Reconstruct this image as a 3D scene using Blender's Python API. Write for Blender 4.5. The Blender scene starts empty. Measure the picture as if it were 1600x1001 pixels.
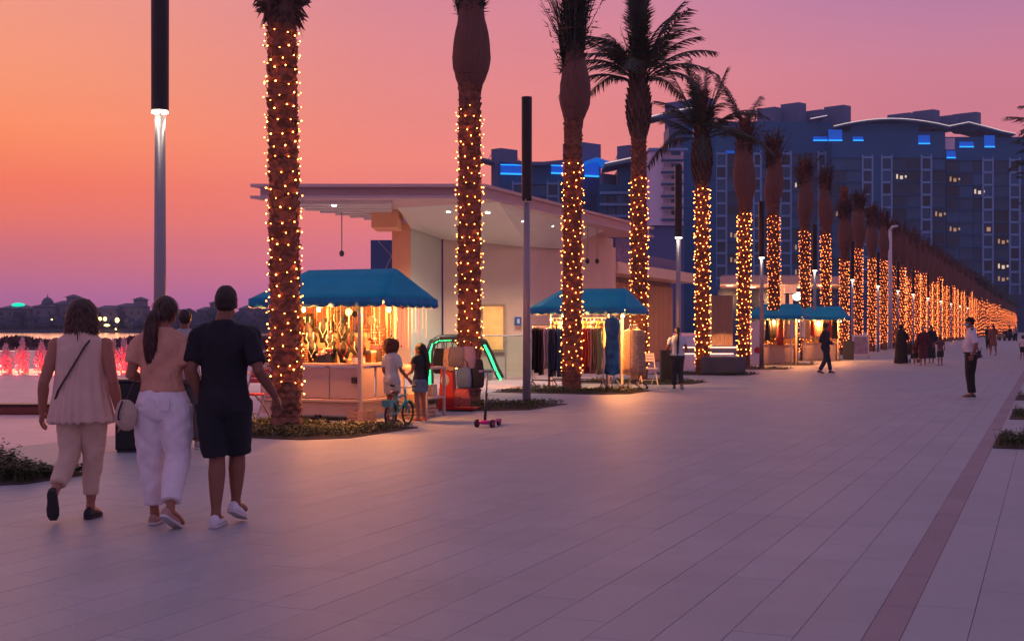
import bpy, math, random
import numpy as np
from mathutils import Vector, Matrix
random.seed(7); np.random.seed(7)
S = bpy.context.scene
COL = S.collection
PI = math.pi

# ------------------------------------------------------------------ camera
F = 2000.0                    # focal length in pixels of a 1600 px wide frame
TH = math.atan(840 / F)       # camera is turned this far left of the promenade axis (+Y)
CT, ST = math.cos(TH), math.sin(TH)
cam = bpy.data.cameras.new('camera'); camo = bpy.data.objects.new('camera', cam); COL.objects.link(camo)
cam.sensor_width = 36; cam.lens = 36 * F / 1600; cam.clip_end = 6000; cam.clip_start = 0.1
cam.shift_y = 11.5 / 1600
camo.location = (0, 0, 1.5); camo.rotation_euler = (PI / 2, 0, TH)
S.camera = camo

# ------------------------------------------------------------------ world: dusk sky
def lin(c):
    return tuple(((v / 255) / 12.92 if v / 255 <= .04045 else ((v / 255 + .055) / 1.055) ** 2.4) for v in c[:3]) + (1,)
W = bpy.data.worlds.new('World'); S.world = W; W.use_nodes = True
wn = W.node_tree.nodes; wl = W.node_tree.links; wn.clear()
wout = wn.new('ShaderNodeOutputWorld'); bg = wn.new('ShaderNodeBackground'); wl.new(bg.outputs[0], wout.inputs[0])
tc = wn.new('ShaderNodeTexCoord')
sep = wn.new('ShaderNodeSeparateXYZ'); wl.new(tc.outputs['Generated'], sep.inputs[0])
def ramp(stops):
    r = wn.new('ShaderNodeValToRGB'); r.color_ramp.interpolation = 'LINEAR'
    e = r.color_ramp.elements
    e[0].position = stops[0][0]; e[0].color = lin(stops[0][1])
    e[1].position = stops[-1][0]; e[1].color = lin(stops[-1][1])
    for p, c in stops[1:-1]:
        n = e.new(p); n.color = lin(c)
    wl.new(sep.outputs['Z'], r.inputs[0]); return r
r1 = ramp([(0, (176, 100, 150)), (.022, (184, 106, 152)), (.05, (214, 112, 124)), (.078, (238, 117, 100)), (.105, (248, 120, 88)), (.14, (253, 140, 94)),
           (.18, (248, 150, 112)), (.25, (232, 148, 130)), (.40, (196, 144, 156)), (.7, (150, 128, 158)), (1, (118, 114, 158))])
r2 = ramp([(0, (186, 102, 150)), (.022, (196, 108, 152)), (.05, (226, 119, 136)), (.09, (238, 126, 120)), (.13, (239, 133, 120)),
           (.18, (228, 134, 132)), (.25, (209, 131, 146)), (.40, (186, 140, 158)), (.7, (146, 126, 158)), (1, (118, 114, 158))])
r3 = ramp([(0, (168, 98, 140)), (.05, (196, 112, 142)), (.12, (210, 122, 136)), (.18, (202, 122, 140)), (.21, (190, 122, 148)),
           (.25, (174, 120, 160)), (.40, (164, 130, 160)), (.7, (140, 122, 158)), (1, (118, 114, 158))])
r4 = ramp([(0, (140, 116, 156)), (.08, (158, 120, 156)), (.2, (160, 124, 158)), (.4, (144, 120, 158)), (1, (118, 114, 158))])
sd = (-math.sin(TH + math.radians(25)), math.cos(TH + math.radians(25)), 0)      # azimuth of the afterglow
flat = wn.new('ShaderNodeCombineXYZ'); wl.new(sep.outputs['X'], flat.inputs[0]); wl.new(sep.outputs['Y'], flat.inputs[1])
nrm = wn.new('ShaderNodeVectorMath'); nrm.operation = 'NORMALIZE'; wl.new(flat.outputs[0], nrm.inputs[0])
dt = wn.new('ShaderNodeVectorMath'); dt.operation = 'DOT_PRODUCT'; dt.inputs[1].default_value = sd; wl.new(nrm.outputs[0], dt.inputs[0])
ac = wn.new('ShaderNodeMath'); ac.operation = 'ARCCOSINE'; wl.new(dt.outputs['Value'], ac.inputs[0])
def fac(a, b):
    m = wn.new('ShaderNodeMapRange'); m.inputs[1].default_value = math.radians(a); m.inputs[2].default_value = math.radians(b)
    m.interpolation_type = 'SMOOTHSTEP'; wl.new(ac.outputs[0], m.inputs[0]); return m
def mixc(f, a, b):
    m = wn.new('ShaderNodeMix'); m.data_type = 'RGBA'; wl.new(f.outputs[0], m.inputs[0]); wl.new(a.outputs[0], m.inputs[6]); wl.new(b, m.inputs[7]); return m
m1 = mixc(fac(2, 24), r1, r2.outputs[0])
class _o:                                        # small adapter so mixes can be chained
    def __init__(s, m): s.outputs = [m.outputs[2]]
m2 = mixc(fac(22, 46), _o(m1), r3.outputs[0])
m3 = mixc(fac(60, 140), _o(m2), r4.outputs[0])
nz = wn.new('ShaderNodeTexNoise'); nz.inputs['Scale'].default_value = 1.6; nz.inputs['Detail'].default_value = 3
mp = wn.new('ShaderNodeMapping'); mp.inputs['Scale'].default_value = (1, 1, 9); wl.new(tc.outputs['Generated'], mp.inputs[0]); wl.new(mp.outputs[0], nz.inputs[0])
hs = wn.new('ShaderNodeHueSaturation'); wl.new(m3.outputs[2], hs.inputs['Color'])
mr = wn.new('ShaderNodeMapRange'); mr.inputs[1].default_value = .3; mr.inputs[2].default_value = .7; mr.inputs[3].default_value = .96; mr.inputs[4].default_value = 1.04
wl.new(nz.outputs[0], mr.inputs[0]); wl.new(mr.outputs[0], hs.inputs['Value'])
wl.new(hs.outputs[0], bg.inputs[0]); bg.inputs[1].default_value = 1.13

# the last of the sun's glow, low in the left of the picture
sl = bpy.data.lights.new('sun', 'SUN'); sl.energy = .38; sl.angle = math.radians(24); sl.color = (1, .45, .25)
so = bpy.data.objects.new('sun', sl); COL.objects.link(so)
so.rotation_euler = Vector((-sd[0], -sd[1], -math.tan(math.radians(6)))).to_track_quat('-Z', 'Y').to_euler()

S.view_settings.view_transform = 'Standard'; S.view_settings.look = 'None'; S.view_settings.exposure = 0; S.view_settings.gamma = 1
S.view_settings.use_curve_mapping = False
S.render.engine = 'CYCLES'; S.cycles.use_denoising = True; S.cycles.max_bounces = 6; S.cycles.diffuse_bounces = 3; S.cycles.glossy_bounces = 3
S.cycles.transparent_max_bounces = 12; S.cycles.sample_clamp_indirect = 4; S.cycles.use_light_tree = True
S.cycles.caustics_reflective = False; S.cycles.caustics_refractive = False

# ------------------------------------------------------------------ materials
MATS = {}
def mat(name, col, rough=.7, var=.15, scale=6, bump=.0, emit=None, es=0, metal=0, spec=None, stretch=(1, 1, 1), trans=0, alpha=1, rnd=0, bscale=None, coat=0, sampling=None, world=False, stain=0):
    if name in MATS: return MATS[name]
    m = bpy.data.materials.new(name); m.use_nodes = True; n = m.node_tree.nodes; l = m.node_tree.links
    b = n['Principled BSDF']; b.inputs['Roughness'].default_value = rough; b.inputs['Metallic'].default_value = metal
    if spec is not None: b.inputs['Specular IOR Level'].default_value = spec
    b.inputs['Base Color'].default_value = (*col, 1)
    if trans: b.inputs['Transmission Weight'].default_value = trans
    if alpha < 1: b.inputs['Alpha'].default_value = alpha
    if coat: b.inputs['Coat Weight'].default_value = coat
    if emit: b.inputs['Emission Color'].default_value = (*emit, 1); b.inputs['Emission Strength'].default_value = es
    if var or bump or rnd:
        t = n.new('ShaderNodeTexCoord'); mp = n.new('ShaderNodeMapping'); mp.inputs['Scale'].default_value = stretch
        gp_ = n.new('ShaderNodeNewGeometry') if world else None
        l.new(gp_.outputs['Position'] if world else t.outputs['Object'], mp.inputs[0])
        nz = n.new('ShaderNodeTexNoise'); nz.inputs['Scale'].default_value = scale; nz.inputs['Detail'].default_value = 5; nz.inputs['Roughness'].default_value = .6
        l.new(mp.outputs[0], nz.inputs[0])
        mr = n.new('ShaderNodeMapRange'); mr.inputs[1].default_value = .25; mr.inputs[2].default_value = .75
        mr.inputs[3].default_value = 1 - var; mr.inputs[4].default_value = 1 + var; l.new(nz.outputs[0], mr.inputs[0])
        val = mr.outputs[0]
        if rnd:
            oi = n.new('ShaderNodeObjectInfo'); ge = n.new('ShaderNodeNewGeometry')
            ad = n.new('ShaderNodeMath'); ad.operation = 'ADD'; l.new(oi.outputs['Random'], ad.inputs[0]); l.new(ge.outputs['Random Per Island'], ad.inputs[1])
            fr = n.new('ShaderNodeMath'); fr.operation = 'FRACT'; l.new(ad.outputs[0], fr.inputs[0])
            m2 = n.new('ShaderNodeMapRange'); m2.inputs[3].default_value = 1 - rnd; m2.inputs[4].default_value = 1 + rnd; l.new(fr.outputs[0], m2.inputs[0])
            mu = n.new('ShaderNodeMath'); mu.operation = 'MULTIPLY'; l.new(val, mu.inputs[0]); l.new(m2.outputs[0], mu.inputs[1]); val = mu.outputs[0]
        if stain:
            for sc_, lo_, hi_, am in ((.55, .52, .70, stain), (3.2, .60, .70, stain * .8), (17, .68, .72, stain * 1.6)):
                z_ = n.new('ShaderNodeTexNoise'); z_.inputs['Scale'].default_value = sc_; z_.inputs['Detail'].default_value = 6; z_.inputs['Roughness'].default_value = .65; l.new(mp.outputs[0], z_.inputs[0])
                r_ = n.new('ShaderNodeMapRange'); r_.inputs[1].default_value = lo_; r_.inputs[2].default_value = hi_; r_.inputs[3].default_value = 1; r_.inputs[4].default_value = 1 - am; l.new(z_.outputs[0], r_.inputs[0])
                u_ = n.new('ShaderNodeMath'); u_.operation = 'MULTIPLY'; l.new(val, u_.inputs[0]); l.new(r_.outputs[0], u_.inputs[1]); val = u_.outputs[0]
        mx = n.new('ShaderNodeMix'); mx.data_type = 'RGBA'; mx.blend_type = 'MULTIPLY'; mx.inputs[0].default_value = 1
        mx.inputs[6].default_value = (*col, 1); l.new(val, mx.inputs[7]); l.new(mx.outputs[2], b.inputs['Base Color'])
        if bump:
            nb = n.new('ShaderNodeTexNoise'); nb.inputs['Scale'].default_value = bscale or scale * 4; nb.inputs['Detail'].default_value = 4; l.new(mp.outputs[0], nb.inputs[0])
            bp = n.new('ShaderNodeBump'); bp.inputs['Strength'].default_value = bump; bp.inputs['Distance'].default_value = .02
            l.new(nb.outputs[0], bp.inputs['Height']); l.new(bp.outputs[0], b.inputs['Normal'])
    if sampling: m.cycles.emission_sampling = sampling
    MATS[name] = m; return m

ORD = ('first second third fourth fifth sixth seventh eighth ninth tenth eleventh twelfth thirteenth fourteenth fifteenth sixteenth seventeenth eighteenth nineteenth twentieth').split()
# ------------------------------------------------------------------ mesh builder
class MB:
    def __init__(s): s.v = []; s.f = []; s.mi = []
    def add(s, v, f, mi=0):
        o = len(s.v); s.v.extend(v); s.f.extend([tuple(i + o for i in q) for q in f]); s.mi.extend([mi] * len(f)); return s
    def box(s, c, d, rz=0, mi=0, taper=1.0, rx=0, ry=0):
        x, y, z = d[0] / 2, d[1] / 2, d[2] / 2
        v = [(-x, -y, -z), (x, -y, -z), (x, y, -z), (-x, y, -z), (-x * taper, -y * taper, z), (x * taper, -y * taper, z), (x * taper, y * taper, z), (-x * taper, y * taper, z)]
        M = Matrix.Translation(c) @ Matrix.Rotation(rz, 4, 'Z') @ Matrix.Rotation(ry, 4, 'Y') @ Matrix.Rotation(rx, 4, 'X')
        return s.add([tuple(M @ Vector(p)) for p in v], [(0, 3, 2, 1), (4, 5, 6, 7), (0, 1, 5, 4), (1, 2, 6, 5), (2, 3, 7, 6), (3, 0, 4, 7)], mi)
    def b2(s, x0, x1, y0, y1, z0, z1, mi=0):
        return s.box(((x0 + x1) / 2, (y0 + y1) / 2, (z0 + z1) / 2), (x1 - x0, y1 - y0, z1 - z0), mi=mi)
    def rings(s, R, cap=True, mi=0, closed=False):
        n = len(R[0]); v = [p for r in R for p in r]; f = []
        m = len(R)
        for i in range(m if closed else m - 1):
            a, b = i * n, ((i + 1) % m) * n
            for j in range(n): f.append((a + j, a + (j + 1) % n, b + (j + 1) % n, b + j))
        if cap and not closed: f.append(tuple(range(n))[::-1]); f.append(tuple(range((m - 1) * n, m * n)))
        return s.add(v, f, mi)
    def tube(s, pts, rad, n=8, mi=0, round_ends=False, cap=True):
        P = [Vector(p) for p in pts]; k = len(P)
        if not hasattr(rad, '__len__'): rad = [rad] * k
        rad = list(rad)
        if round_ends:
            d0 = (P[0] - P[1]).normalized(); d1 = (P[-1] - P[-2]).normalized(); r0, r1 = rad[0], rad[-1]
            P = [P[0] + d0 * r0 * .95, P[0] + d0 * r0 * .65] + P + [P[-1] + d1 * r1 * .65, P[-1] + d1 * r1 * .95]
            rad = [r0 * .25, r0 * .75] + rad + [r1 * .75, r1 * .25]; k += 4
        up = Vector((0, 0, 1)); R = []; pu = None
        for i in range(k):
            t = (P[min(i + 1, k - 1)] - P[max(i - 1, 0)]).normalized()
            if pu is None:
                a = Vector((1, 0, 0)) if abs(t.x) < .9 else Vector((0, 1, 0)); u = (a - t * a.dot(t)).normalized()
            else: u = (pu - t * pu.dot(t)).normalized()
            pu = u; w = t.cross(u)
            R.append([tuple(P[i] + (u * math.cos(q) + w * math.sin(q)) * rad[i]) for q in [2 * PI * j / n for j in range(n)]])
        return s.rings(R, cap, mi)
    def sec(s, L, n=20, mi=0):
        """horizontal elliptic sections (x, y, z, rx, ry) lofted bottom to top"""
        return s.rings([[(x + rx * math.cos(q), y + ry * math.sin(q), z) for q in [2 * PI * j / n for j in range(n)]] for x, y, z, rx, ry in L], True, mi)
    def ell(s, c, r, n=12, m=8, mi=0, M=None):
        R = []
        for i in range(1, m):
            a = -PI / 2 + PI * i / m
            R.append([(r[0] * math.cos(a) * math.cos(q), r[1] * math.cos(a) * math.sin(q), r[2] * math.sin(a)) for q in [2 * PI * j / n for j in range(n)]])
        v = [p for q in R for p in q] + [(0, 0, -r[2]), (0, 0, r[2])]; f = []
        for i in range(m - 2):
            for j in range(n): f.append((i * n + j, i * n + (j + 1) % n, (i + 1) * n + (j + 1) % n, (i + 1) * n + j))
        b, t = len(v) - 2, len(v) - 1
        for j in range(n): f.append((b, (j + 1) % n, j)); f.append((t, (m - 2) * n + j, (m - 2) * n + (j + 1) % n))
        T = Matrix.Translation(c) @ (M or Matrix.Identity(4))
        return s.add([tuple(T @ Vector(p)) for p in v], f, mi)
    def octa(s, c, r, mi=0):
        x, y, z = c
        return s.add([(x + r, y, z), (x, y + r, z), (x - r, y, z), (x, y - r, z), (x, y, z + r), (x, y, z - r)],
                     [(0, 1, 4), (1, 2, 4), (2, 3, 4), (3, 0, 4), (1, 0, 5), (2, 1, 5), (3, 2, 5), (0, 3, 5)], mi)
    def prism(s, poly, h0, h1, mi=0):
        """polygon in XY raised from h0 to h1"""
        n = len(poly)
        a = sum(poly[i][0] * poly[(i + 1) % n][1] - poly[(i + 1) % n][0] * poly[i][1] for i in range(n))
        if a < 0: poly = poly[::-1]
        v = [(x, y, h0) for x, y in poly] + [(x, y, h1) for x, y in poly]
        f = [tuple(range(n))[::-1], tuple(range(n, 2 * n))] + [(i, (i + 1) % n, n + (i + 1) % n, n + i) for i in range(n)]
        return s.add(v, f, mi)
    def mesh(s, name, mats, smooth=False):
        me = bpy.data.meshes.new(name); me.from_pydata(s.v, [], s.f)
        for m in (mats if isinstance(mats, (list, tuple)) else [mats]): me.materials.append(m)
        if any(s.mi): me.polygons.foreach_set('material_index', s.mi)
        if smooth: me.polygons.foreach_set('use_smooth', [True] * len(me.polygons))
        me.update(); return me
    def build(s, name, mats, parent=None, smooth=False, loc=None, bevel=0, **k):
        return link(name, s.mesh(name, mats, smooth), parent, loc, bevel, **k)
def link(name, me, parent=None, loc=None, bevel=0, rot=None, **k):
    o = bpy.data.objects.new(name, me); COL.objects.link(o)
    if parent is not None: o.parent = parent
    if loc is not None: o.location = loc
    if rot is not None: o.rotation_euler = rot
    if bevel:
        b = o.modifiers.new('bevel', 'BEVEL'); b.width = bevel; b.segments = 2; b.limit_method = 'ANGLE'
    for a, v in k.items(): o[a] = v
    return o
def thing(name, label, cat, loc=(0, 0, 0), rz=0, group=None, kind=None, rot=None):
    o = bpy.data.objects.new(name, None); COL.objects.link(o); o.location = loc
    o.rotation_euler = rot or (0, 0, rz); o.empty_display_size = .2
    return tag(o, label, cat, group, kind)
def tag(o, label=None, cat=None, group=None, kind=None):
    if label: o['label'] = label
    if cat: o['category'] = cat
    if group: o['group'] = group
    if kind: o['kind'] = kind
    return o
def copy_tree(o, parent=None, **k):
    c = o.copy(); COL.objects.link(c)
    if parent is not None: c.parent = parent
    for ch in list(o.children): copy_tree(ch, c)
    return c
def G(px, z):
    """ground point seen at column px (1600 px frame) at camera depth z"""
    xc = (px - 800) * z / F
    return (-z * ST + xc * CT, z * CT + xc * ST)
def GY(px, yb): return G(px, 3000 / (yb - 512))
def G3(px, z, h=0): x, y = G(px, z); return (x, y, h)
def HZ(py, z): return 1.5 + (512 - py) * z / F
def remeshed(mb, voxel, mats, name, smooth_it=3, fold=0, fseed=0, fs=(9, 9, 3), pleat=None):
    tmp = mb.mesh('tmp', []); o = bpy.data.objects.new('tmp', tmp); COL.objects.link(o)
    r = o.modifiers.new('r', 'REMESH'); r.mode = 'VOXEL'; r.voxel_size = voxel
    if smooth_it:
        q = o.modifiers.new('s', 'SMOOTH'); q.iterations = smooth_it; q.factor = .5
    dg = bpy.context.evaluated_depsgraph_get(); dg.update()
    me = bpy.data.meshes.new_from_object(o.evaluated_get(dg)); bpy.data.objects.remove(o); bpy.data.meshes.remove(tmp)
    me.name = name
    n = len(me.vertices)
    if fold or pleat:
        co = np.empty(n * 3, 'f'); me.vertices.foreach_get('co', co); co = co.reshape(-1, 3)
        no = np.empty(n * 3, 'f'); me.vertices.foreach_get('normal', no); no = no.reshape(-1, 3)
        rg = np.random.RandomState(fseed + 1); d = np.zeros(n)
        for i in range(9):
            w = rg.normal(size=3) * np.array(fs) * (1 + i * .45); d += np.sin(co @ w + rg.rand() * 6.3 + 1.5 * np.sin(co @ (w[::-1] * .6))) / (1 + i * .45)
        d = d * fold / 2.2 + fold * .55
        if pleat:
            amp, cnt, z0, z1 = pleat
            a = np.arctan2(co[:, 1], co[:, 0]); t = np.clip((z1 - co[:, 2]) / (z1 - z0), 0, 1); d += amp * t * np.sin(a * cnt + 2 * np.sin(3 * a))
        co = co + no * d[:, None]; me.vertices.foreach_set('co', co.ravel().astype('f'))
    for m in (mats if isinstance(mats, (list, tuple)) else [mats]): me.materials.append(m)
    me.polygons.foreach_set('use_smooth', [True] * len(me.polygons)); me.update(); return me
# ================================================================== SETTING
M_slab = mat('paving_stone', (.345, .358, .38), .56, .09, 1.1, .3, rnd=.045, bscale=60, spec=.45, world=True, stain=.15)
M_band = mat('red_paving_stone', (.265, .22, .245), .58, .1, .8, .25, rnd=.05, bscale=60, spec=.45, world=True, stain=.11)
M_joint = mat('joint_sand', (.30, .28, .29), .95, .2, 8)
def far_paving(name, c, sx, sy):
    m = mat(name, c, .58, .08, .5, .12, bscale=20, spec=.45, stain=.11)
    n = m.node_tree.nodes; l = m.node_tree.links; b = n['Principled BSDF']
    src = b.inputs['Base Color'].links[0].from_socket
    t = n.new('ShaderNodeTexCoord'); mp = n.new('ShaderNodeMapping'); mp.inputs['Rotation'].default_value = (0, 0, PI / 2); l.new(t.outputs['Object'], mp.inputs[0])
    br = n.new('ShaderNodeTexBrick'); br.inputs['Color1'].default_value = (.93, .93, .93, 1); br.inputs['Color2'].default_value = (1.05, 1.05, 1.05, 1); br.inputs['Mortar'].default_value = (.78, .76, .76, 1)
    br.inputs['Scale'].default_value = 1; br.inputs['Mortar Size'].default_value = .006; br.inputs['Brick Width'].default_value = sy; br.inputs['Row Height'].default_value = sx
    l.new(mp.outputs[0], br.inputs[0])
    mx = n.new('ShaderNodeMix'); mx.data_type = 'RGBA'; mx.blend_type = 'MULTIPLY'; mx.inputs[0].default_value = 1
    l.new(src, mx.inputs[6]); l.new(br.outputs[0], mx.inputs[7]); l.new(mx.outputs[2], b.inputs['Base Color']); return m
M_far = far_paving('far_paving', (.345, .355, .37), .31, .93)
M_plaza = far_paving('plaza_paving', (.62, .46, .50), .6, 1.2)
M_band_far = mat('red_paving_far', (.26, .215, .24), .62, .1, .6)

XL, XR, YN = -12.0, 4.6, 46.0
def quad(x0, x1, y0, y1, z): return MB().add([(x0, y0, z), (x1, y0, z), (x1, y1, z), (x0, y1, z)], [(0, 1, 2, 3)])
tag(MB().prism([(-62, -60), (380, -60), (380, 860), (-62, 860)], -3, -.05).build('ground', mat('sandy_ground', (.3, .25, .22), .9, .1, .3)), kind='structure')
pav = quad(XL, XR, -4, YN, -.014).build('promenade', M_joint); pav['kind'] = 'structure'
tag(quad(XL, XR, YN, 620, 0).build('far_promenade', M_far), kind='structure')
tag(quad(-.83, -.67, YN, 620, .004).build('red_band', M_band_far), kind='structure')
tag(quad(-61.5, XL - .01, -60, 620, 0).build('plaza', M_plaza), kind='structure')
tag(quad(XR + .01, 60, -60, 620, 0).build('side_promenade', M_far), kind='structure')
# paving slabs: the ones that show largest are parts, the rest one part
slabs = []
cols = [(-.835, -.665, 1)]
x = -.835
while x > XL: cols.append((max(x - .31, XL), x, 0)); x -= .31
x = -.665
while x < XR: cols.append((x, min(x + .30, XR), 0)); x += .30
rg = random.Random(3)
for (a, b, k) in cols:
    if b - a < .05: continue
    y = -1 - rg.random() * .9
    while y < YN:
        L = rg.choice([.62, .93, .93, 1.24]) if not k else .93
        y1 = min(y + L, YN); cx, cy = (a + b) / 2, (y + y1) / 2
        z = -cx * ST + cy * CT; r = cx * CT + cy * ST
        if z > 2 and y1 - y > .1:
            px = 800 + r / z * F; pw = 500 / z * 1.0
            if -260 < px < 1860 and 3000 / z < 620:
                inview = -20 < px < 1620 and 3000 / z < 492
                slabs.append((-(b - a) * L / z ** 3 if inview else 1 / z, a, b, y, y1, k, rg.random() * .0016))
        y = y1
slabs.sort()
def slab_mb(m, a, b, y, y1, dz, cx=0, cy=0, mi=0):
    g = .0014; i = .002
    a, b, y, y1 = a + g - cx, b - g - cx, y + g - cy, y1 - g - cy
    m.add([(a, y, -.013), (b, y, -.013), (b, y1, -.013), (a, y1, -.013), (a, y, -i + dz), (b, y, -i + dz), (b, y1, -i + dz), (a, y1, -i + dz),
           (a + i, y + i, dz), (b - i, y + i, dz), (b - i, y1 - i, dz), (a + i, y1 - i, dz)],
          [(8, 9, 10, 11), (0, 1, 5, 4), (1, 2, 6, 5), (2, 3, 7, 6), (3, 0, 4, 7), (4, 5, 9, 8), (5, 6, 10, 9), (6, 7, 11, 10), (7, 4, 8, 11)], mi)
cache = {}
for s in slabs[:300]:
    _, a, b, y, y1, k, dz = s
    key = (round(b - a, 3), round(y1 - y, 3), k)
    if key not in cache:
        m = MB(); slab_mb(m, a, b, y, y1, 0, (a + b) / 2, (y + y1) / 2); cache[key] = m.mesh('paving_slab', M_band if k else M_slab)
    link('paving_slab', cache[key], pav, ((a + b) / 2, (y + y1) / 2, dz))
m = MB()
for s in slabs[300:]: slab_mb(m, s[1], s[2], s[3], s[4], s[6], mi=s[5])
m.build('paving_slabs', [M_slab, M_band], pav, kind='stuff')

# ---- sea and far shore
M_sea = mat('sea_water', (.03, .04, .06), .16, .1, .05, .12, stretch=(.25, 1, 1), bscale=1.2, spec=.9)
tag(quad(-860, -61.9, -60, 860, -.6).build('sea', M_sea), kind='structure')
ZS = 560
def shore_pt(px, dz=0): return G(px, ZS + dz)
tag(MB().prism([shore_pt(-400), shore_pt(620), shore_pt(700, 160), shore_pt(-400, 220)], -2, .9).build('far_shore', mat('shore_sand', (.10, .09, .11), .9)), kind='structure')
M_vw = mat('villa_wall', (.22, .19, .25), .8); M_vr = mat('villa_roof', (.12, .11, .17), .8); M_vwin = mat('villa_window', (.03, .03, .05), .3)
M_amb = mat('amber_lamp', (1, .6, .2), .5, 0, emit=(1, .55, .15), es=7, sampling='NONE'); M_grn = mat('green_dome_light', (0, .6, .4), .5, 0, emit=(0, .8, .5), es=1.2, sampling='NONE')
def villa(px, w, h, roof, label, d=14, extra=None):
    """w in px at the shore, h = pixel row of the eaves"""
    t = thing('villa', label, 'villa', G3(px, ZS + d, .9), TH, 'villas on the far shore')
    wm = w * ZS / F; hm = HZ(h, ZS) - .9
    MB().b2(-wm / 2, wm / 2, 0, 12, 0, hm).build('wall', M_vw, t)
    rh = roof * ZS / F
    m = MB(); e = .8; r = wm * .22
    m.add([(-wm / 2 - e, -e, hm + .01), (wm / 2 + e, -e, hm + .01), (wm / 2 + e, 12 + e, hm + .01), (-wm / 2 - e, 12 + e, hm + .01), (-r, 6, hm + rh), (r, 6, hm + rh)],
          [(0, 1, 5, 4), (1, 2, 5), (2, 3, 4, 5), (3, 0, 4), (3, 2, 1, 0)]).build('roof', M_vr, t)
    n = max(2, int(wm / 3.2))
    for r_ in range(2):
        for i in range(n):
            if hm * (.25 + .42 * r_) + 1.4 < hm: MB().box((-wm / 2 + wm * (i + .5) / n, -.06, hm * (.25 + .42 * r_) + .6), (1.1, .12, 1.5)).build('window', M_vwin, t)
    if extra == 'dome':
        MB().sec([(0, 5, hm, 2.7, 2.7), (0, 5, hm + 1.5, 2.7, 2.7), (0, 5, hm + 2.6, 2.4, 2.4), (0, 5, hm + 3.8, 1.4, 1.4), (0, 5, hm + 4.3, .25, .25), (0, 5, hm + 6, .05, .05)], 16).build('dome', M_vr, t, True)
    if extra == 'green':
        MB().ell((0, 5, hm + rh), (3, 3, 1.1), 12, 6).build('dome', M_grn, t, True)
    if extra == 'tower':
        MB().b2(wm * .15, wm * .15 + 5, 2, 7, hm, hm + 3.2).build('tower', M_vw, t)
        MB().add([(wm * .15 - .9, 1.1, hm + 3.2), (wm * .15 + 5.9, 1.1, hm + 3.2), (wm * .15 + 5.9, 7.9, hm + 3.2), (wm * .15 - .9, 7.9, hm + 3.2), (wm * .15 + 2.5, 4.5, hm + 4.6)],
                 [(0, 1, 4), (1, 2, 4), (2, 3, 4), (3, 0, 4), (3, 2, 1, 0)]).build('tower_roof', M_vr, t)
    return t
villa(-45, 60, 480, 6, 'far villa at the very left edge of the water view', 14)
villa(22, 52, 481, 6, 'far villa with a green lit dome at the left', 18, 'green')
villa(68, 34, 478, 5, 'far villa with a pointed dome above the left fountains', 12, 'dome')
villa(97, 30, 474, 6, 'far villa with a broad raised roof right of the domed one', 16, 'tower')
villa(165, 34, 482, 6, 'far villa with amber lamps at the waterline', 10)
villa(200, 46, 478, 6, 'far villa with a square roof tower just left of the near lamp post', 16, 'tower')
villa(322, 30, 484, 6, 'far villa with a little tower between the lamp post and the man in black', 16, 'tower')
villa(390, 34, 482, 7, 'far villa with a small tower right of the man in black', 12, 'tower')
villa(425, 40, 486, 6, 'far villa partly behind the nearest lit palm', 20)
villa(275, 46, 487, 5, 'far low villa behind the ponytailed woman', 14)
villa(122, 40, 488, 5, 'far low villa behind the head of the woman in beige', 14)
m = MB(); rg = random.Random(5)
for i in range(900):
    px = rg.uniform(-300, 600); h = rg.uniform(.5, 1) * rg.choice([5, 6, 8, 9]); q = G(px, ZS + 4 + rg.random() * 60)
    r = rg.uniform(1.2, 3.4)
    m.ell((q[0], q[1], .9 + h - r * .5), (r, r, r * .8), 6, 4)
    m.ell((q[0] + rg.uniform(-3, 3), q[1], .9 + h * .4), (r * 1.3, r, h * .45), 6, 4)
tag(m.build('far_shore_trees', mat('far_trees', (.06, .06, .10), .9)), 'dark mass of trees along the far shore between the villas', 'trees', kind='stuff')
for px, py, r, w in ((156, 498, .8, 1.2), (164, 498, .9, 1), (183, 500, 1.1, 1), (167, 508, .5, 3.2), (81, 499, .3, .6), (181, 514, .4, .5)):
    q = G3(px, ZS - 1, HZ(py, ZS - 1))
    o = MB().ell(q, (r * w, .5, r)).build('shore_lamp', M_amb, smooth=True)
    tag(o, {156: 'amber lamp glowing on the far shore, leftmost of the pair behind the beige woman', 164: 'second amber lamp on the far shore right of the beige woman', 183: 'single round amber lamp on the far shore, furthest right',
            167: 'low wide yellow light at the far waterline', 81: 'faint tiny light on the far shore left of the beige woman', 181: 'small faint light low at the far waterline'}[px], 'lamp', group='lamps on the far shore')

# ---- shore plants
M_dry = mat('dry_shrub', (.16, .075, .085), .9, .3, 3)
m = MB(); rg = random.Random(8)
for i in range(5200):
    px = rg.uniform(-60, 470); z = rg.uniform(86, 92); q = G(px, z)
    dens = .5 + .5 * math.sin(px * .05) * math.sin(px * .017 + 1)
    if rg.random() > .35 + .6 * dens: continue
    h = rg.uniform(.25, .8) * (.6 + .5 * dens); a = rg.random() * 6.3; w = rg.uniform(.04, .12); dx, dy = math.cos(a) * rg.uniform(.1, .5), math.sin(a) * .3
    x0, y0 = q
    m.add([(x0 - w, y0, .2), (x0 + w, y0, .2), (x0 + dx + w * .4, y0 + dy, .2 + h), (x0 + dx - w * .8, y0 + dy, .2 + h * .8)], [(0, 1, 2, 3)])
    m.add([(x0, y0 - w, .1), (x0 + w * 2, y0 + w, .1), (x0 + dx + w, y0 + dy, .2 + h * .7)], [(0, 1, 2)])
tag(m.build('shore_shrubs', M_dry), 'dark wispy dry shrubs along the waterline behind the fountains', 'shrubs', kind='stuff')
q = [G(-80, 86), G(470, 86), G(470, 93), G(-80, 93)]
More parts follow.
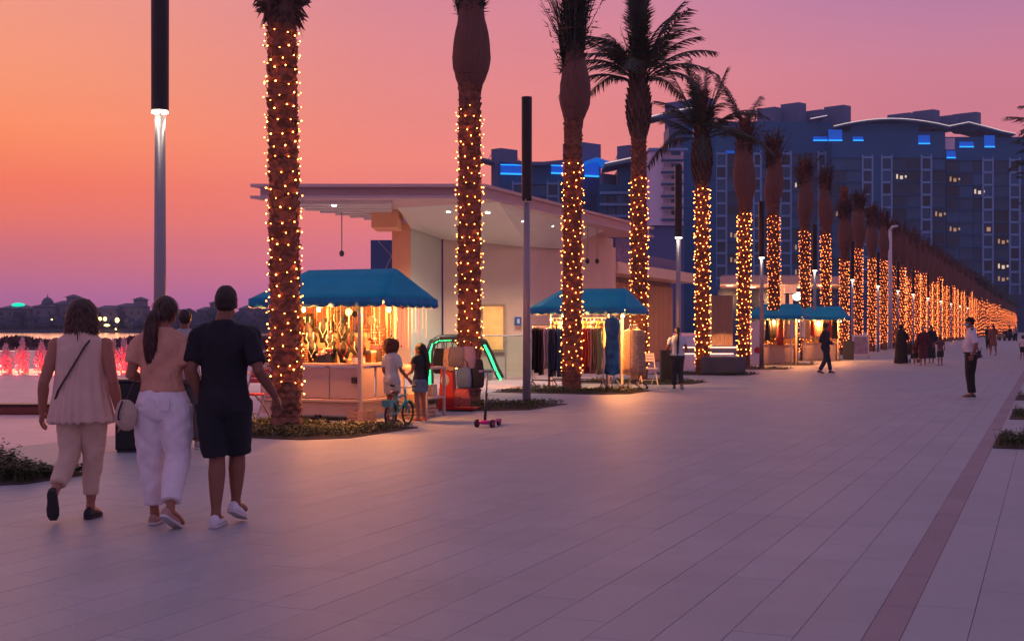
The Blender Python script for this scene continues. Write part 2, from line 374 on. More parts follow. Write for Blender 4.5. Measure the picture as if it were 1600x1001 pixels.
tag(MB().prism(q, -.02, .22).build('shore_bank', mat('bank_soil', (.24, .15, .16), .9, .2, 2)), kind='structure')

# ---- fountains
M_wat = mat('fountain_water', (.9, .82, .84), .3, .1, 8, spec=.8, trans=.35)
M_foun = mat('fountain_light', (1, .2, .2), .4, 0, emit=(1, .2, .12), es=6, sampling='NONE')
def fountain(px, h, label, seed):
    z = 43.5; t = thing('fountain_jet', label, 'fountain', G3(px, z), 0, 'red lit fountain jets')
    rg = random.Random(seed); m = MB()
    for i in range(420):
        u = rg.random() ** .8; a = rg.random() * 6.3; rr = (.05 + .30 * (1 - u) ** .7 * (.4 + u)) * math.sqrt(rg.random()) * (1.2 if u < .7 else .7)
        s = rg.uniform(.007, .026) * (1.15 - u * .5)
        m.ell((math.cos(a) * rr, math.sin(a) * rr, u * h * rg.uniform(.88, 1.05)), (s, s, s * rg.uniform(1.4, 3.6)), 5, 4)
    for k in range(7):
        a = rg.random() * 6.3; b = rg.uniform(.02, .09)
        m.tube([(0, 0, 0), (b * math.cos(a) * .5, b * math.sin(a) * .5, h * .4), (b * math.cos(a), b * math.sin(a), h * .75), (b * 1.4 * math.cos(a), b * 1.4 * math.sin(a), h * rg.uniform(.82, .95))], [.03, .04, .03, .006], 6)
    m.build('water', M_wat, t, True, kind='stuff')
    for s in (-1, 1): MB().tube([(s * .11, -.16, 0), (s * .11, -.16, .03)], .05, 10).build('underwater_light', M_foun, t)
    l = bpy.data.lights.new('fountain_lamp', 'POINT'); l.energy = 44; l.color = (1, .012, .010); l.shadow_soft_size = .05
    lo = bpy.data.objects.new('fountain_lamp', l); COL.objects.link(lo); lo.parent = t; lo.location = (0, -.25, .22)
FL = ['leftmost red lit fountain jet, short', 'tall red lit fountain jet, second from the left', 'third red lit fountain jet, just left of the woman in beige', 'red lit fountain jet hidden behind the back of the woman in beige',
      'red lit fountain jet behind the shoulder strap of the woman in beige', 'red lit fountain jet behind the right arm of the beige woman', 'red lit fountain jet first right of the beige woman', 'red lit fountain jet by the elbow of the ponytailed woman',
      'red lit fountain jet behind the ponytailed woman']
for i, (px, h) in enumerate(((9, .95), (35, 1.15), (65, 1.05), (95, 1), (122, 1.1), (150, 1), (177, 1.1), (194, 1.15), (225, 1))): fountain(px, h, FL[i], i)
m = MB(); q = [G(-40, 40.5), G(262, 40.5), G(262, 47), G(-40, 47)]; m.prism(q, .002, .006)
tag(m.build('fountain_basin', mat('wet_paving', (.30, .22, .24), .16, .15, 2, .06)), kind='structure')

# ---- towers
M_tw = mat('tower_wall', (.018, .12, .27), .6, .12, .1, spec=.3); M_tf = mat('tower_frame', (.20, .36, .62), .55, .1, .2, spec=.3); M_tg = mat('tower_glass', (.003, .055, .13), .3, .25, .12, spec=.5, rnd=.9)
M_tp = mat('tower_pale', (.86, .68, .84), .7, .06, .1); M_bx = mat('roof_box', (.11, .15, .29), .7, .1, .1); M_bal = mat('balcony', (.5, .36, .42), .6)
M_lit = mat('lit_window', (.6, .4, .2), .5, .4, 1.5, emit=(1, .55, .22), es=.35, sampling='NONE'); M_litw = mat('lit_window_white', (.8, .8, .8), .5, .3, 2, emit=(1, .75, .45), es=.7, sampling='NONE')
M_blue = mat('blue_lit_glow', (0, .15, .8), .5, .2, .3, emit=(.0, .17, .95), es=.30, sampling='NONE'); M_bluel = mat('blue_light_line', (0, .4, 1), .5, 0, emit=(.02, .42, 1), es=1.4, sampling='NONE')
M_white = mat('white_light_line', (1, .9, .85), .5, 0, emit=(1, .8, .68), es=.7, sampling='NONE')
paneC = {}
def pane(parent, u, v, w, h, m=None, z=340.0, depth=.5, name='window'):
    key = (round(w, 2), round(h, 2), (m or M_tg).name)
    if key not in paneC: paneC[key] = MB().box((0, 0, 0), (w, .25, h)).mesh('window', m or M_tg)
    return link(name, paneC[key], parent, (u, depth, v))
def frontbox(m, parent_px, z, a, b, y0, y1, d0=0, d1=8, mi=0):
    """box in a local frame facing the camera: columns a..b px, rows y0 (top)..y1 (bottom), depth d0..d1 behind z"""
    k = z / F
    return m.b2((a - parent_px) * k, (b - parent_px) * k, d0, d1, HZ(y1, z), HZ(y0, z), mi)
def facade(t, c, z, a, b, ytop, ybot, bays, pitch=19.4, lit=(), off=0, fz=-.5):
    """bays: list of (px width, kind) from a; ladder bays have pale frames, wide bays dark balcony glass"""
    k = z / F; fr = MB(); x = a; wi = 0; g = z / 340; rgl = random.Random(int(a))
    rows = int((ybot - ytop - off) / pitch)
    seq = []
    while x < b - 3:
        for w, kd in bays:
            if x >= b - 3: break
            w = min(w, b - x); seq.append((x, x + w, kd)); x += w
    for bi, (x0, x1, kd) in enumerate(seq):
        u0, u1 = (x0 - c) * k, (x1 - c) * k
        if kd == 'L':
            for xx in (u0, u1 - .45 * g): fr.b2(xx, xx + .45 * g, fz, .2, HZ(ybot, z), HZ(ytop + off - 4, z))
        for r in range(rows + 1):
            v = HZ(ytop + off + r * pitch, z)
            if kd == 'L': fr.b2(u0 + .46 * g, u1 - .46 * g, fz + .05, .18, v - .32 * g, v + .22 * g)
            elif kd == 'W': fr.b2(u0 + .02, u1 - .02, fz - .35, .15, v - .24 * g, v - .02, 1)
            if r == rows: break
            ph = pitch * k
            vm = v - ph / 2 - .05
            L = (bi, r) in lit
            mm = (M_lit if rgl.random() < .6 else M_litw) if L else None
            if kd == 'L':
                pane(t, (u0 + u1) / 2, vm, u1 - u0 - 1.1 * g, ph - .85 * g, None, depth=-.05)
                if mm: pane(t, (u0 + u1) / 2 + .3, vm - .3, 1.0 * g, 1.1 * g, mm, depth=-.1, name='lit_pane')
            elif kd == 'W':
                n = max(1, round((u1 - u0) / 3.4 / g)); ww = (u1 - u0) / n
                for j in range(n): pane(t, u0 + (j + .5) * ww, vm, ww - .24 * g, ph - .5 * g, None, depth=-.05)
                if mm:
                    for q_ in range(3): pane(t, u0 + ww * .5 + (q_ * 1.15 - .6) * g, vm - (.1 + .25 * (q_ % 2)) * g, (.45 + .3 * (q_ % 2)) * g, (1.2 - .3 * q_) * g, mm, depth=-.1, name='lit_pane')
    fr.build('facade_frame', [M_tf, M_tw], t, kind='stuff')
def roofbox(t, c, z, a, m_, b, ytop, ybot, name='roof_box', mt=None):
    k = z / F; u = lambda p, d: ((p - c) * (z + d) / F, d)
    d1, d2 = (m_ - a) * k * .9, (b - m_) * k * .9
    P0 = u(m_, 1); Pa = u(a, 1 + d1); Pb = u(b, 1 + d2); Pd = (Pa[0] + Pb[0] - P0[0], Pa[1] + Pb[1] - P0[1])
    MB().prism([P0, Pb, Pd, Pa], HZ(ybot, z), HZ(ytop, z)).build(name, mt or M_bx, t)
def ctower(name, label, c, z, cat='building'):
    return thing(name, label, cat, G3(c, z, 0), TH)
def curve_roof(t, c, z, pts, th, d0=-3, d1=16, line=True, mt=None):
    k = z / F; R = MB(); n = len(pts)
    v = []
    for p, y in pts:
        for dd in (d0, d1):
            for hh in (HZ(y, z) - th, HZ(y, z)): v.append(((p - c) * k, dd, hh))
    f = []
    for i in range(n - 1):
        a, b = i * 4, i * 4 + 4
        f += [(a + 1, b + 1, b + 3, a + 3), (a, a + 2, b + 2, b), (a, b, b + 1, a + 1), (a + 2, a + 3, b + 3, b + 2)]
    f += [(0, 1, 3, 2), (4 * n - 4, 4 * n - 2, 4 * n - 1, 4 * n - 3)]
    R.add(v, f); R.build('roof', mt or M_bx, t)
    if line: MB().tube([((p - c) * k, d0 - .2, HZ(y, z) + .05) for p, y in pts], .13, 5).build('roof_light_strip', M_white, t)
def niche(t, c, z, a, b, y0, y1, bright=True, line='b'):
    k = z / F
    frontbox(MB(), c, z, a, b, y0, y1, -.7, -.3).build('lit_terrace', M_blue, t)  # emissive panel stands for blue light filling the terrace recess
    if line: MB().tube([((a - c) * k, -.9, HZ(y1 - 1, z)), ((b - c) * k, -.9, HZ(y1 - (0 if a < 1100 else 1), z))], .22, 5).build('blue_light_strip', M_bluel, t)
    if line == 'tb': MB().tube([((a - c) * k, -.9, HZ(y0 + 1, z)), ((b - c) * k, -.9, HZ(y0 + 2, z))], .12, 5).build('blue_light_strip', M_bluel, t)

# left group of blue lit buildings
z = 330; c = 860; t = ctower('apartment_building', 'low dark blue apartment building with glowing blue terraces behind the beach pavilion roof', c, z)
frontbox(MB(), c, z, 779, 884, 256, 520, 0, 20).build('wall', M_tw, t)
roofbox(t, c, z - 4, 767, 782, 809, 227, 500, 'roof_tower'); roofbox(t, c, z + 4, 880, 905, 939, 224, 500, 'roof_tower')
niche(t, c, z, 782, 823, 257, 273, line='tb'); niche(t, c, z, 861, 884, 258, 272, line='tb'); niche(t, c, z - 6, 914, 937, 250, 272)
curve_roof(t, c, z, [(782, 249), (800, 252), (822, 255), (850, 255), (880, 252), (905, 249)], .8, line=False)
curve_roof(t, c, z - 8, [(912, 251), (932, 244), (950, 250), (957, 252)], .45, -6, 8, False, mat('blue_lit_canopy', (.02, .1, .4), .5, .2, .1, emit=(0, .2, .9), es=.5, sampling='NONE'))
curve_roof(t, c, z, [(748, 248), (760, 250), (772, 253)], .5, -3, 6, False)
facade(t, c, z, 800, 880, 285, 420, [(20, 'L'), (34, 'W')], off=2)
for p0, p1, q0, q1 in ((768, 763, 240, 250), (809, 815, 247, 255), (967, 962, 236, 250)):
    k = z / F; MB().tube([((p0 - c) * k, 1, HZ(q0, z)), ((p1 - c) * k, 0, HZ(q1, z))], .1, 5).build('stay_rod', M_bx, t)
z = 320; c = 965; t = ctower('apartment_building', 'dark blue apartment block with a winged roof, pale floor bands, left of fourth palm', c, z)
frontbox(MB(), c, z, 967, 1016, 262, 520, 0, 18).build('wall', M_tw, t)
frontbox(MB(), c, z, 937, 967, 288, 520, 1, 14).build('wall', M_tw, t)
roofbox(t, c, z + 4, 938, 942, 966, 273, 520, 'side_block'); roofbox(t, c, z - 4, 966, 984, 1000, 222, 262, 'roof_tower')
curve_roof(t, c, z - 6, [(943, 254), (962, 250), (985, 245), (1016, 239)], .9, -4, 9)
for y in (300, 318, 336, 354): frontbox(MB(), c, z, 937, 1014, y, y + 4, -1.2, 0).build('floor_band', M_tf, t)
for r in range(4):
    for j in range(6): pane(t, (944 + j * 12.4 - c) * z / F, HZ(311 + r * 18, z), 1.75, 1.9, depth=-.1 if j > 1 else .85)
z = 300; c = 1042; t = ctower('hotel_wing', 'pale pink building wing with stacked balconies behind the third lamp post', c, z)
frontbox(MB(), c, z, 1015, 1068, 236, 352, 0, 14).build('wall', M_tp, t)
frontbox(MB(), c, z, 1013, 1074, 232, 236, -1, 15).build('cornice', M_tf, t)
frontbox(MB(), c, z, 1013, 1070, 352, 520, 1, 14).build('lower_wall', mat('lower_wall', (.10, .13, .30), .7), t)
for i in range(6):
    y = 250 + i * 18.5
    frontbox(MB(), c, z, 1033, 1067, y, y + 2.2, -1.4, -.01).build('balcony_slab', M_tw, t)
    frontbox(MB(), c, z, 1034, 1067, y - 6, y - .4, -1.3, -1.2).build('balcony_rail', M_bal, t)
    pane(t, (1042 - c) * z / F, HZ(y - 8, z), 1.6, 1.5, depth=-.05, m=M_bal); pane(t, (1056 - c) * z / F, HZ(y - 8, z), 2.2, 1.5, depth=-.05)
z = 310; c = 1092; t = ctower('tower_block', 'dark windowless tower slab rising behind the open crowned palm', c, z)
roofbox(t, c, z, 1047, 1104, 1118, 151, 200, 'roof_box'); frontbox(MB(), c, z, 1068, 1119, 190, 520, 0, 14).build('wall', M_tw, t)
frontbox(MB(), c, z, 1046, 1069, 196, 234, 1, 12).build('upper_wall', M_bx, t)
curve_roof(t, c, z, [(1013, 187), (1050, 178), (1082, 172)], .6, -4, 4); frontbox(MB(), c, z, 1082, 1101, 188, 214, -.4, -.01).build('stair_panel', M_tp, t)
# the big blocks
bays = [(19, 'L'), (40, 'W'), (14, 'L'), (28, 'W')]
z = 455; c = 1210; t = ctower('apartment_tower', 'wide dark blue apartment tower behind the fifth to ninth lit palms', c, z)
frontbox(MB(), c, z, 1117, 1300, 190, 520, 0, 24).build('wall', M_tw, t)
for a, m_, b, y in ((1188, 1211, 1225, 166), (1225, 1249, 1263, 159), (1263, 1285, 1294, 170), (1293, 1319, 1333, 163)): roofbox(t, c, z, a, m_, b, y, 196)
niche(t, c, z, 1134, 1147, 236, 241, line=None)
curve_roof(t, c, z, [(1263, 188), (1289, 183)], .3, -3, 2)
for y0, y1 in ((214, 221),): niche(t, c, z, 1270, 1292, y0, y1)
facade(t, c, z, 1117, 1299, 240, 450, bays, lit=((1, 6), (3, 2), (5, 2), (5, 7), (5, 9), (1, 8), (7, 3)))
z = 448; c = 1390; t = ctower('apartment_tower', 'dark blue apartment tower under a curved roof edged with a thin light line', c, z)
frontbox(MB(), c, z, 1300, 1477, 206, 520, 0, 24).build('wall', M_tw, t)
rp = [(1299 + i * 18.1, 200 - 12.5 * math.sin(PI * (i + .1) / 10.2) ** .9) for i in range(11)]
curve_roof(t, c, z, rp, .5); frontbox(MB(), c, z, 1330, 1436, 193, 206, .5, 20).build('roof_drum', M_tw, t)
for a, m_, b, y in ((1395, 1423, 1434, 175), (1434, 1460, 1473, 170)): roofbox(t, c, z, a, m_, b, y, 200)
for a, b, y0, y1 in ((1294, 1315, 203, 221), (1332, 1348, 214, 221), (1434, 1452, 212, 226)): niche(t, c, z, a, b, y0, y1)
facade(t, c, z, 1300, 1476, 246, 450, [(22, 'W'), (24, 'W'), (18, 'L'), (12, 'N'), (18, 'L'), (44, 'W'), (18, 'L'), (20, 'W')], lit=((0, 4), (5, 1), (1, 8), (5, 6), (7, 4)))
z = 452; c = 1540; t = ctower('apartment_tower', 'dark blue apartment tower with a peaked light edged roof at the right edge', c, z)
frontbox(MB(), c, z, 1478, 1640, 214, 520, 0, 24).build('wall', M_tw, t)
curve_roof(t, c, z, [(1474, 200), (1509, 193), (1540, 201), (1562, 207), (1582, 211)], .5)
for a, m_, b, y in ((1473, 1498, 1499, 178), (1499, 1527, 1538, 174)): roofbox(t, c, z, a, m_, b, y, 204)
for a, b, y0, y1 in ((1498, 1520, 222, 231), (1537, 1553, 212, 231), (1478, 1492, 236, 248)): niche(t, c, z, a, b, y0, y1)
frontbox(MB(), c, z, 1471, 1491, 216, 234, -.5, -.1).build('open_terrace', M_tp, t)
facade(t, c, z, 1478, 1640, 250, 470, [(42, 'W'), (14, 'W'), (18, 'L'), (24, 'W'), (18, 'L'), (30, 'W')], lit=((0, 1), (1, 2), (3, 6), (3, 8), (3, 9), (2, 5), (0, 5)))
# low podium and a mass of trees in front of the towers
tag(MB().prism([G(1110, 438), G(1700, 438), G(1700, 446), G(1110, 446)], 0, 13).build('podium', mat('podium', (.03, .06, .14), .8, .2, .2)), 'long low dark podium under the blue apartment towers', 'building')
m = MB(); rg = random.Random(15)
for i in range(420):
    px = rg.uniform(1400, 1533); z = rg.uniform(270, 295); top = 7 + 6.5 * min(1, (px - 1395) / 70) * rg.uniform(.8, 1); q = G(px, z); hh = rg.uniform(.2, 1) * top; r = rg.uniform(.6, 1.6)
    for j in range(20):
        a, b_, l_ = rg.random() * 6.3, rg.uniform(-1, 1), rg.uniform(.3, .9)
        x0, y0, z0 = q[0] + r * math.cos(a) * math.sqrt(1 - b_ * b_) * rg.uniform(.5, 1.3), q[1] + r * math.sin(a), hh + r * b_
        m.add([(x0 - l_ * .5, y0, z0), (x0 + l_ * .4, y0 + l_ * .3, z0 - .2), (x0 + l_ * .2, y0, z0 + l_ * .8)], [(0, 1, 2)])
tag(m.build('background_trees', mat('background_leaves', (.055, .04, .045), .9, .3, .5)), 'dark mass of trees in front of the towers at the far end of the promenade', 'trees', kind='stuff')
# ---- beach pavilion with the big cantilever roof
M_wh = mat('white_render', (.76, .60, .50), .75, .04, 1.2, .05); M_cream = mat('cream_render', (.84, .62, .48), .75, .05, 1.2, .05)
M_roof = mat('roof_metal', (.66, .48, .46), .55, .05, 1); M_sof = mat('soffit_white', (.76, .76, .68), .6, .04, .8)
M_dl = mat('downlight_lens', (1, 1, 1), .4, 0, emit=(1, .9, .75), es=12, sampling='NONE'); M_dk = mat('dark_metal', (.03, .03, .035), .45, .1, 4)
M_steel = mat('brushed_steel', (.35, .34, .36), .4, .1, 5, metal=.6); M_glassdk = mat('dark_blue_glass', (.005, .06, .22), .2, .1, .6, spec=.8)
M_cl = mat('clear_glass', (.75, .95, .9), .03, 0, trans=1)
t = thing('beach_pavilion', 'white beach pavilion with a huge flat cantilever roof behind the first two palms', 'building')
A, B, C, D = G(391, 33), G(757, 33), G(1022, 47.2), G(767, 47.2)
def inset(P, d):
    cx, cy = sum(p[0] for p in P) / 4, sum(p[1] for p in P) / 4
    return [(p[0] + (cx - p[0]) * d, p[1] + (cy - p[1]) * d) for p in P]
P = [A, B, C, D]
MB().prism(P, 5.13, 5.21).build('roof', M_roof, t); MB().prism(inset(P, .035), 4.905, 5.128).build('fascia', M_roof, t); MB().prism(P, 4.83, 4.903).build('soffit', M_roof, t)
k = lambda px, z, h: G3(px, z, h)
# soffit slats of the left wing
for i in range(8):
    s = i / 8; z = 33.6 + s * 6
    x0 = 1640 - 1249 * 33 / z + 10; x1 = 612
    a, b = G(x0, z), G(x1, z); c_, d_ = G(x0, z + .42), G(x1, z + .42)
    MB().prism([a, b, d_, c_], 4.74, 4.828).build('soffit_slat', M_sof, t)
# sloping white soffit
v = [k(621, 35.5, 4.826), k(779, 33.9, 4.826), k(945, 43.9, 4.826), k(878, 42.2, 4.1), k(825, 39.9, 4.02), k(691, 39.9, 4.25), k(642, 38, 4.45),
     k(878, 42.2, 4.826), k(825, 39.9, 4.826), k(691, 39.9, 4.826), k(642, 38, 4.826)]
MB().add(v, [(0, 6, 5, 1), (1, 5, 4), (1, 4, 3, 2), (0, 10, 6), (6, 10, 9, 5), (5, 9, 8, 4), (4, 8, 7, 3), (3, 7, 2)]).build('sloping_soffit', M_sof, t)
from mathutils.bvhtree import BVHTree
v2 = v + [k(391, 33, 4.735), k(620, 33, 4.735), k(620, 45, 4.735), k(500, 45, 4.735)]
SOF = BVHTree.FromPolygons([Vector(q) for q in v2], [(0, 6, 5, 1), (1, 5, 4), (1, 4, 3, 2), (11, 12, 13, 14)])
M_orlit = mat('orange_lit_render', (.92, .46, .24), .75, .05, 1.2, .05)  # warm light on beam and column front, put into the base colour
MB().prism([k(580, 36, 0)[:2], k(621, 36, 0)[:2], k(629, 37.6, 0)[:2], k(590, 37.6, 0)[:2]], 4.32, 4.827).build('beam', M_orlit, t)
MB().prism([G(613, 38.06), G(642, 38.06), G(690, 40.05), G(664, 40.05)], 0, 4.6).build('column', mat('green_lit_render', (.74, .84, .70), .7, .04, 1), t)  # green neon light on the column side is painted into its colour
MB().prism([G(612.5, 37.98), G(641.5, 37.98), G(641.6, 38.05), G(613, 38.05)], 0, 4.6).build('column_front', M_orlit, t)  # thin facing that carries the painted orange light
Wq = [G(693, 40), G(825, 40), G(958, 47.8), G(945, 49), G(800, 44), G(693, 44)]
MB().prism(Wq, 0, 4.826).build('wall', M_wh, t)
MB().prism([G(689.5, 40.1), G(692.8, 40.1), G(692.8, 43), G(689.5, 43)], 0, 4.5).build('dark_joint', M_glassdk, t)
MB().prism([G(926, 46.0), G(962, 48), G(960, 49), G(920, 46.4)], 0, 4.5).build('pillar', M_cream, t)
for px, py, z in ((522, 321, 35), (701, 320, 35.6), (762, 332, 36.2), (815, 345, 38.6), (862, 353, 39.5)):
    hit = SOF.ray_cast(Vector((0, 0, 1.5)), (Vector(k(px, 10, HZ(py, 10))) - Vector((0, 0, 1.5))).normalized())[0] or Vector(k(px, z, 4.73))
    MB().ell(tuple(hit), (.065, .065, .035), 14, 6).build('downlight', M_dl, t)
    if px > 850: continue
    l = bpy.data.lights.new('downlight_lamp', 'SPOT'); l.energy = 260; l.color = (1, .84, .62); l.spot_size = 2.4; l.spot_blend = .6; l.shadow_soft_size = .1
    lo = bpy.data.objects.new('downlight_lamp', l); COL.objects.link(lo); lo.parent = t; lo.location = hit + Vector((0, 0, -.12))
for px, z, y0, y1 in ((534, 36, 335, 396), (918, 41.6, 352, 408), (933, 42.4, 352, 408)):
    p0 = k(px, z, 4.8); p1 = k(px, z, HZ(y1, z))
    q = MB().tube([p0, p1], .018, 6).build('camera_rod', M_steel, t); MB().ell((p1[0], p1[1], p1[2]), (.07, .07, .09)).build('camera_dome', M_dk, q, True)
# doorway with a warm lit picture, blue wall sign
M_warm = mat('warm_lit_interior', (.9, .5, .2), .6, .45, 1.6, emit=(1, .36, .08), es=.55, sampling='NONE')
z = 39.9; q = MB().add([], [])
def wallbox(a, b, y0, y1, z, d0, d1, mt, name, par):
    p = [k(a, z + d0, 0), k(b, z + d0, 0), k(b, z + d1, 0), k(a, z + d1, 0)]
    return MB().prism([x_[:2] for x_ in p], HZ(y1, z), HZ(y0, z)).build(name, mt, par)
f = wallbox(751, 790, 475, 550, z, -.05, .04, mat('door_frame', (.45, .33, .22), .5), 'door_frame', t)
wallbox(755, 786, 479, 546, z, -.07, -.052, M_warm, 'lit_poster', f)
wallbox(804, 815, 495, 508, z, -.09, -.01, mat('blue_wall_sign', (.01, .10, .42), .5, .05), 'wall_sign', t)
wallbox(808, 812, 498, 505, z, -.10, -.092, mat('white_print', (.5, .6, .7), .6), 'wall_sign_print', t)
# glass balustrade
t = thing('glass_balustrade', 'low glass balustrade in front of the white pavilion wall', 'railing')
for a, b in ((692, 741), (741, 790), (790, 835)):
    p, q = Vector(G3(a + 1, 37.5)), Vector(G3(b - 1, 37.5)); MB().prism([p[:2], q[:2], (q.x - .01, q.y + .02), (p.x - .01, p.y + .02)], .06, 1.24).build('glass_pane', M_cl, t)
for a in (692, 741, 790, 835): MB().box(G3(a, 37.5, .64), (.05, .05, 1.26), TH).build('post', M_steel, t)
p, q = G3(690, 37.5, 1.27), G3(836, 37.5, 1.27); MB().tube([p, q], .022, 8).build('handrail', M_steel, t)
# dark blue glass cabin under the left wing of the roof
t = thing('glass_cabin', 'dark blue glass cabin under the pavilion roof, left of its white column', 'cabin', G3(596, 45), TH)
MB().b2(-.38, .38, 0, 1.5, 0, HZ(375, 45)).build('glass_body', M_glassdk, t)
MB().tube([(-.1, -.03, HZ(377, 45)), (.36, -.03, HZ(400, 45))], .02, 5).build('brace', M_steel, t); MB().tube([(.36, -.03, HZ(400, 45)), (.1, -.03, HZ(425, 45))], .02, 5).build('brace', M_steel, t)
# green neon arch of the play area
M_neon = mat('green_neon', (0, 1, .5), .4, 0, emit=(.03, 1, .20), es=3.2)
t = thing('neon_arch', 'green glowing neon arch of a play slide behind the bag stand and second palm', 'slide')
pts = [(672, 34, .02), (671, 34, .85), (676, 34.2, 1.1), (686, 34.4, 1.2), (705, 34.9, 1.22), (735, 36, 1.22), (756, 37, 1.08), (765, 37.2, .75), (775, 37.3, .3), (783, 37.3, .02)]
pp = [G3(a, b, c_) for a, b, c_ in pts]
MB().tube(pp, .11, 8).build('arch_frame', M_dk, t, True); MB().tube([(a + .05, b - .11, c_ - .04) for a, b, c_ in pp], .032, 8).build('neon_tube', M_neon, t, True)
q = [(699, 36.6, .02), (735, 36.6, .02)]
MB().prism([G(690, 36), G(770, 36.8), G(770, 37.1), G(690, 36.3)], .05, .32).build('slide_bed', mat('slide_grey', (.25, .3, .3), .5), t)

# ---- second pavilion along the promenade
t = thing('low_pavilion', 'low pavilion with a pale roof band and dark blue upper glass behind the fourth palm', 'building')
x0 = G(958, 48)[0]; y0, y1 = G(958, 48)[1], G(1092, 59.7)[1]
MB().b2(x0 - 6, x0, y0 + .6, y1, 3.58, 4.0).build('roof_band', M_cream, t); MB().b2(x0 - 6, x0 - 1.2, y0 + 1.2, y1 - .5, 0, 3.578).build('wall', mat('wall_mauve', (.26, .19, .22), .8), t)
MB().b2(x0 - 5.5, x0 - .25, y0 + 1, y0 + 5.2, 4.003, 5.0).build('upper_glass', M_glassdk, t); MB().b2(x0 - 5.5, x0 - .6, y0 + 5.3, y1 - 1, 4.003, 4.55).build('upper_wall', mat('upper_mauve', (.2, .17, .3), .8), t)
M_wood = mat('wood_panel', (.36, .19, .10), .5, .25, 3, stretch=(6, 6, .6), rnd=.12)
for i in range(12):
    MB().box((x0 - 1.1, y0 + 3 + i * .78, 1.7), (.12, .74, 3.3)).build('wood_panel', M_wood, t)
t = thing('wooden_pylon', 'orange lit wooden clad block behind the fifth lit palm', 'pylon', G3(1126, 76), TH)
for i in range(5): MB().box((-.5 + i * .25, 0, 1.7), (.24, 1.1, 3.4)).build('plank', M_wood, t)
MB().box((0, .7, 1.72), (1.3, .3, 3.44)).build('core', M_dk, t)
l = bpy.data.lights.new('pylon_lamp', 'SPOT'); l.energy = 320; l.color = (1, .42, .16); l.spot_size = 1.6; l.shadow_soft_size = .1
lo = bpy.data.objects.new('pylon_lamp', l); COL.objects.link(lo); lo.parent = t; lo.location = (0, -3, .3); lo.rotation_euler = (math.radians(65), 0, 0)
M_led = mat('led_strip', (1, .8, .7), .5, 0, emit=(1, .62, .42), es=2.2, sampling='NONE')
for i, (z, h, a, b, lab) in enumerate(((69, .10, 1022, 1146, 'low lit step with a white light strip beneath the fifth palm, front one'), (71, .42, 1040, 1162, 'upper lit step with a white light strip behind the fifth palm'))):
    t = thing('lit_step', lab, 'step'); p, q = G(a, z), G(b, z)
    MB().prism([p, q, G(b, z + 1.6), G(a, z + 1.6)], 0, h + .05).build('tread', mat('step_stone', (.3, .24, .26), .6), t)
    MB().tube([G3(a, z - .04, h), G3(b, z - .04, h)], .03, 6).build('light_strip', M_led, t)
# ---- shop terrace further on
t = thing('shop_terrace', 'shop terrace with a warm lit flat canopy behind the sixth and seventh palms', 'building')
MB().prism([G(1125, 76), G(1318, 76), G(1318, 90), G(1125, 90)], 4.1, 4.55).build('canopy', M_cream, t)
MB().prism([G(1122, 86), G(1330, 86), G(1330, 92), G(1122, 92)], 0, 4.09).build('glass_front', M_glassdk, t)
for a, b in ((1219, 1227), (1233, 1239)): MB().prism([G(a, 80), G(b, 80), G(b, 80.6), G(a, 80.6)], 0, 4.09).build('column', M_cream, t)
for i in range(5):
    px = 1140 + i * 36; MB().tube([G3(px, 78 + (i % 2) * 3, 4.03), G3(px, 78 + (i % 2) * 3, 4.09)], .2, 10).build('ceiling_lamp', M_led, t)
    l = bpy.data.lights.new('ceiling_lamp_light', 'POINT'); l.energy = 70; l.color = (1, .45, .18); l.shadow_soft_size = .2
    lo = bpy.data.objects.new('ceiling_lamp_light', l); COL.objects.link(lo); lo.parent = t; lo.location = G3(px, 78 + (i % 2) * 3, 3.5)
MB().prism([G(1128, 75.5), G(1300, 75.5), G(1300, 75.7), G(1128, 75.7)], 4.56, 4.60).build('edge_trim', M_wh, t)
t = thing('shop_sign', 'glowing round white shop sign beside the seventh lit palm', 'sign', G3(1245, 79), TH)
MB().tube([(0, 0, HZ(463, 79)), (0, -.15, HZ(463, 79))], .26, 16).build('sign_disc', mat('sign_white', (1, 1, 1), .5, 0, emit=(.85, .95, 1), es=3, sampling='NONE'), t); MB().tube([(0, -.05, HZ(463, 79) + .26), (0, -.05, 4.1)], .03, 6).build('hanger', M_dk, t)
t = thing('poster_sign', 'small lit poster panel hung left of the round white sign', 'sign', G3(1235, 78), TH)
MB().b2(-.36, .36, 0, .08, HZ(458, 78), HZ(438, 78)).build('panel', mat('poster_print', (.7, .4, .35), .6, .45, 5, emit=(1, .5, .35), es=.35, sampling='NONE'), t)
MB().b2(-.40, .40, -.02, .1, HZ(458, 78) - .06, HZ(458, 78) - .01).build('frame', M_dk, t)

# ---- low dark red bench at the left
t = thing('timber_bench', 'long low dark red timber kerb bench at the left edge of the plaza', 'bench', G3(0, 22.1), TH)
M_rw = mat('red_timber', (.16, .035, .03), .5, .25, 3, .1, stretch=(.4, 4, 4))
MB().b2(-3, .88, 0, .42, .02, .15).build('beam', M_rw, t, bevel=.01); MB().b2(-3.02, .9, -.03, .45, .155, .185).build('top_board', mat('dark_timber', (.05, .03, .035), .5, .2, 4), t, bevel=.006)

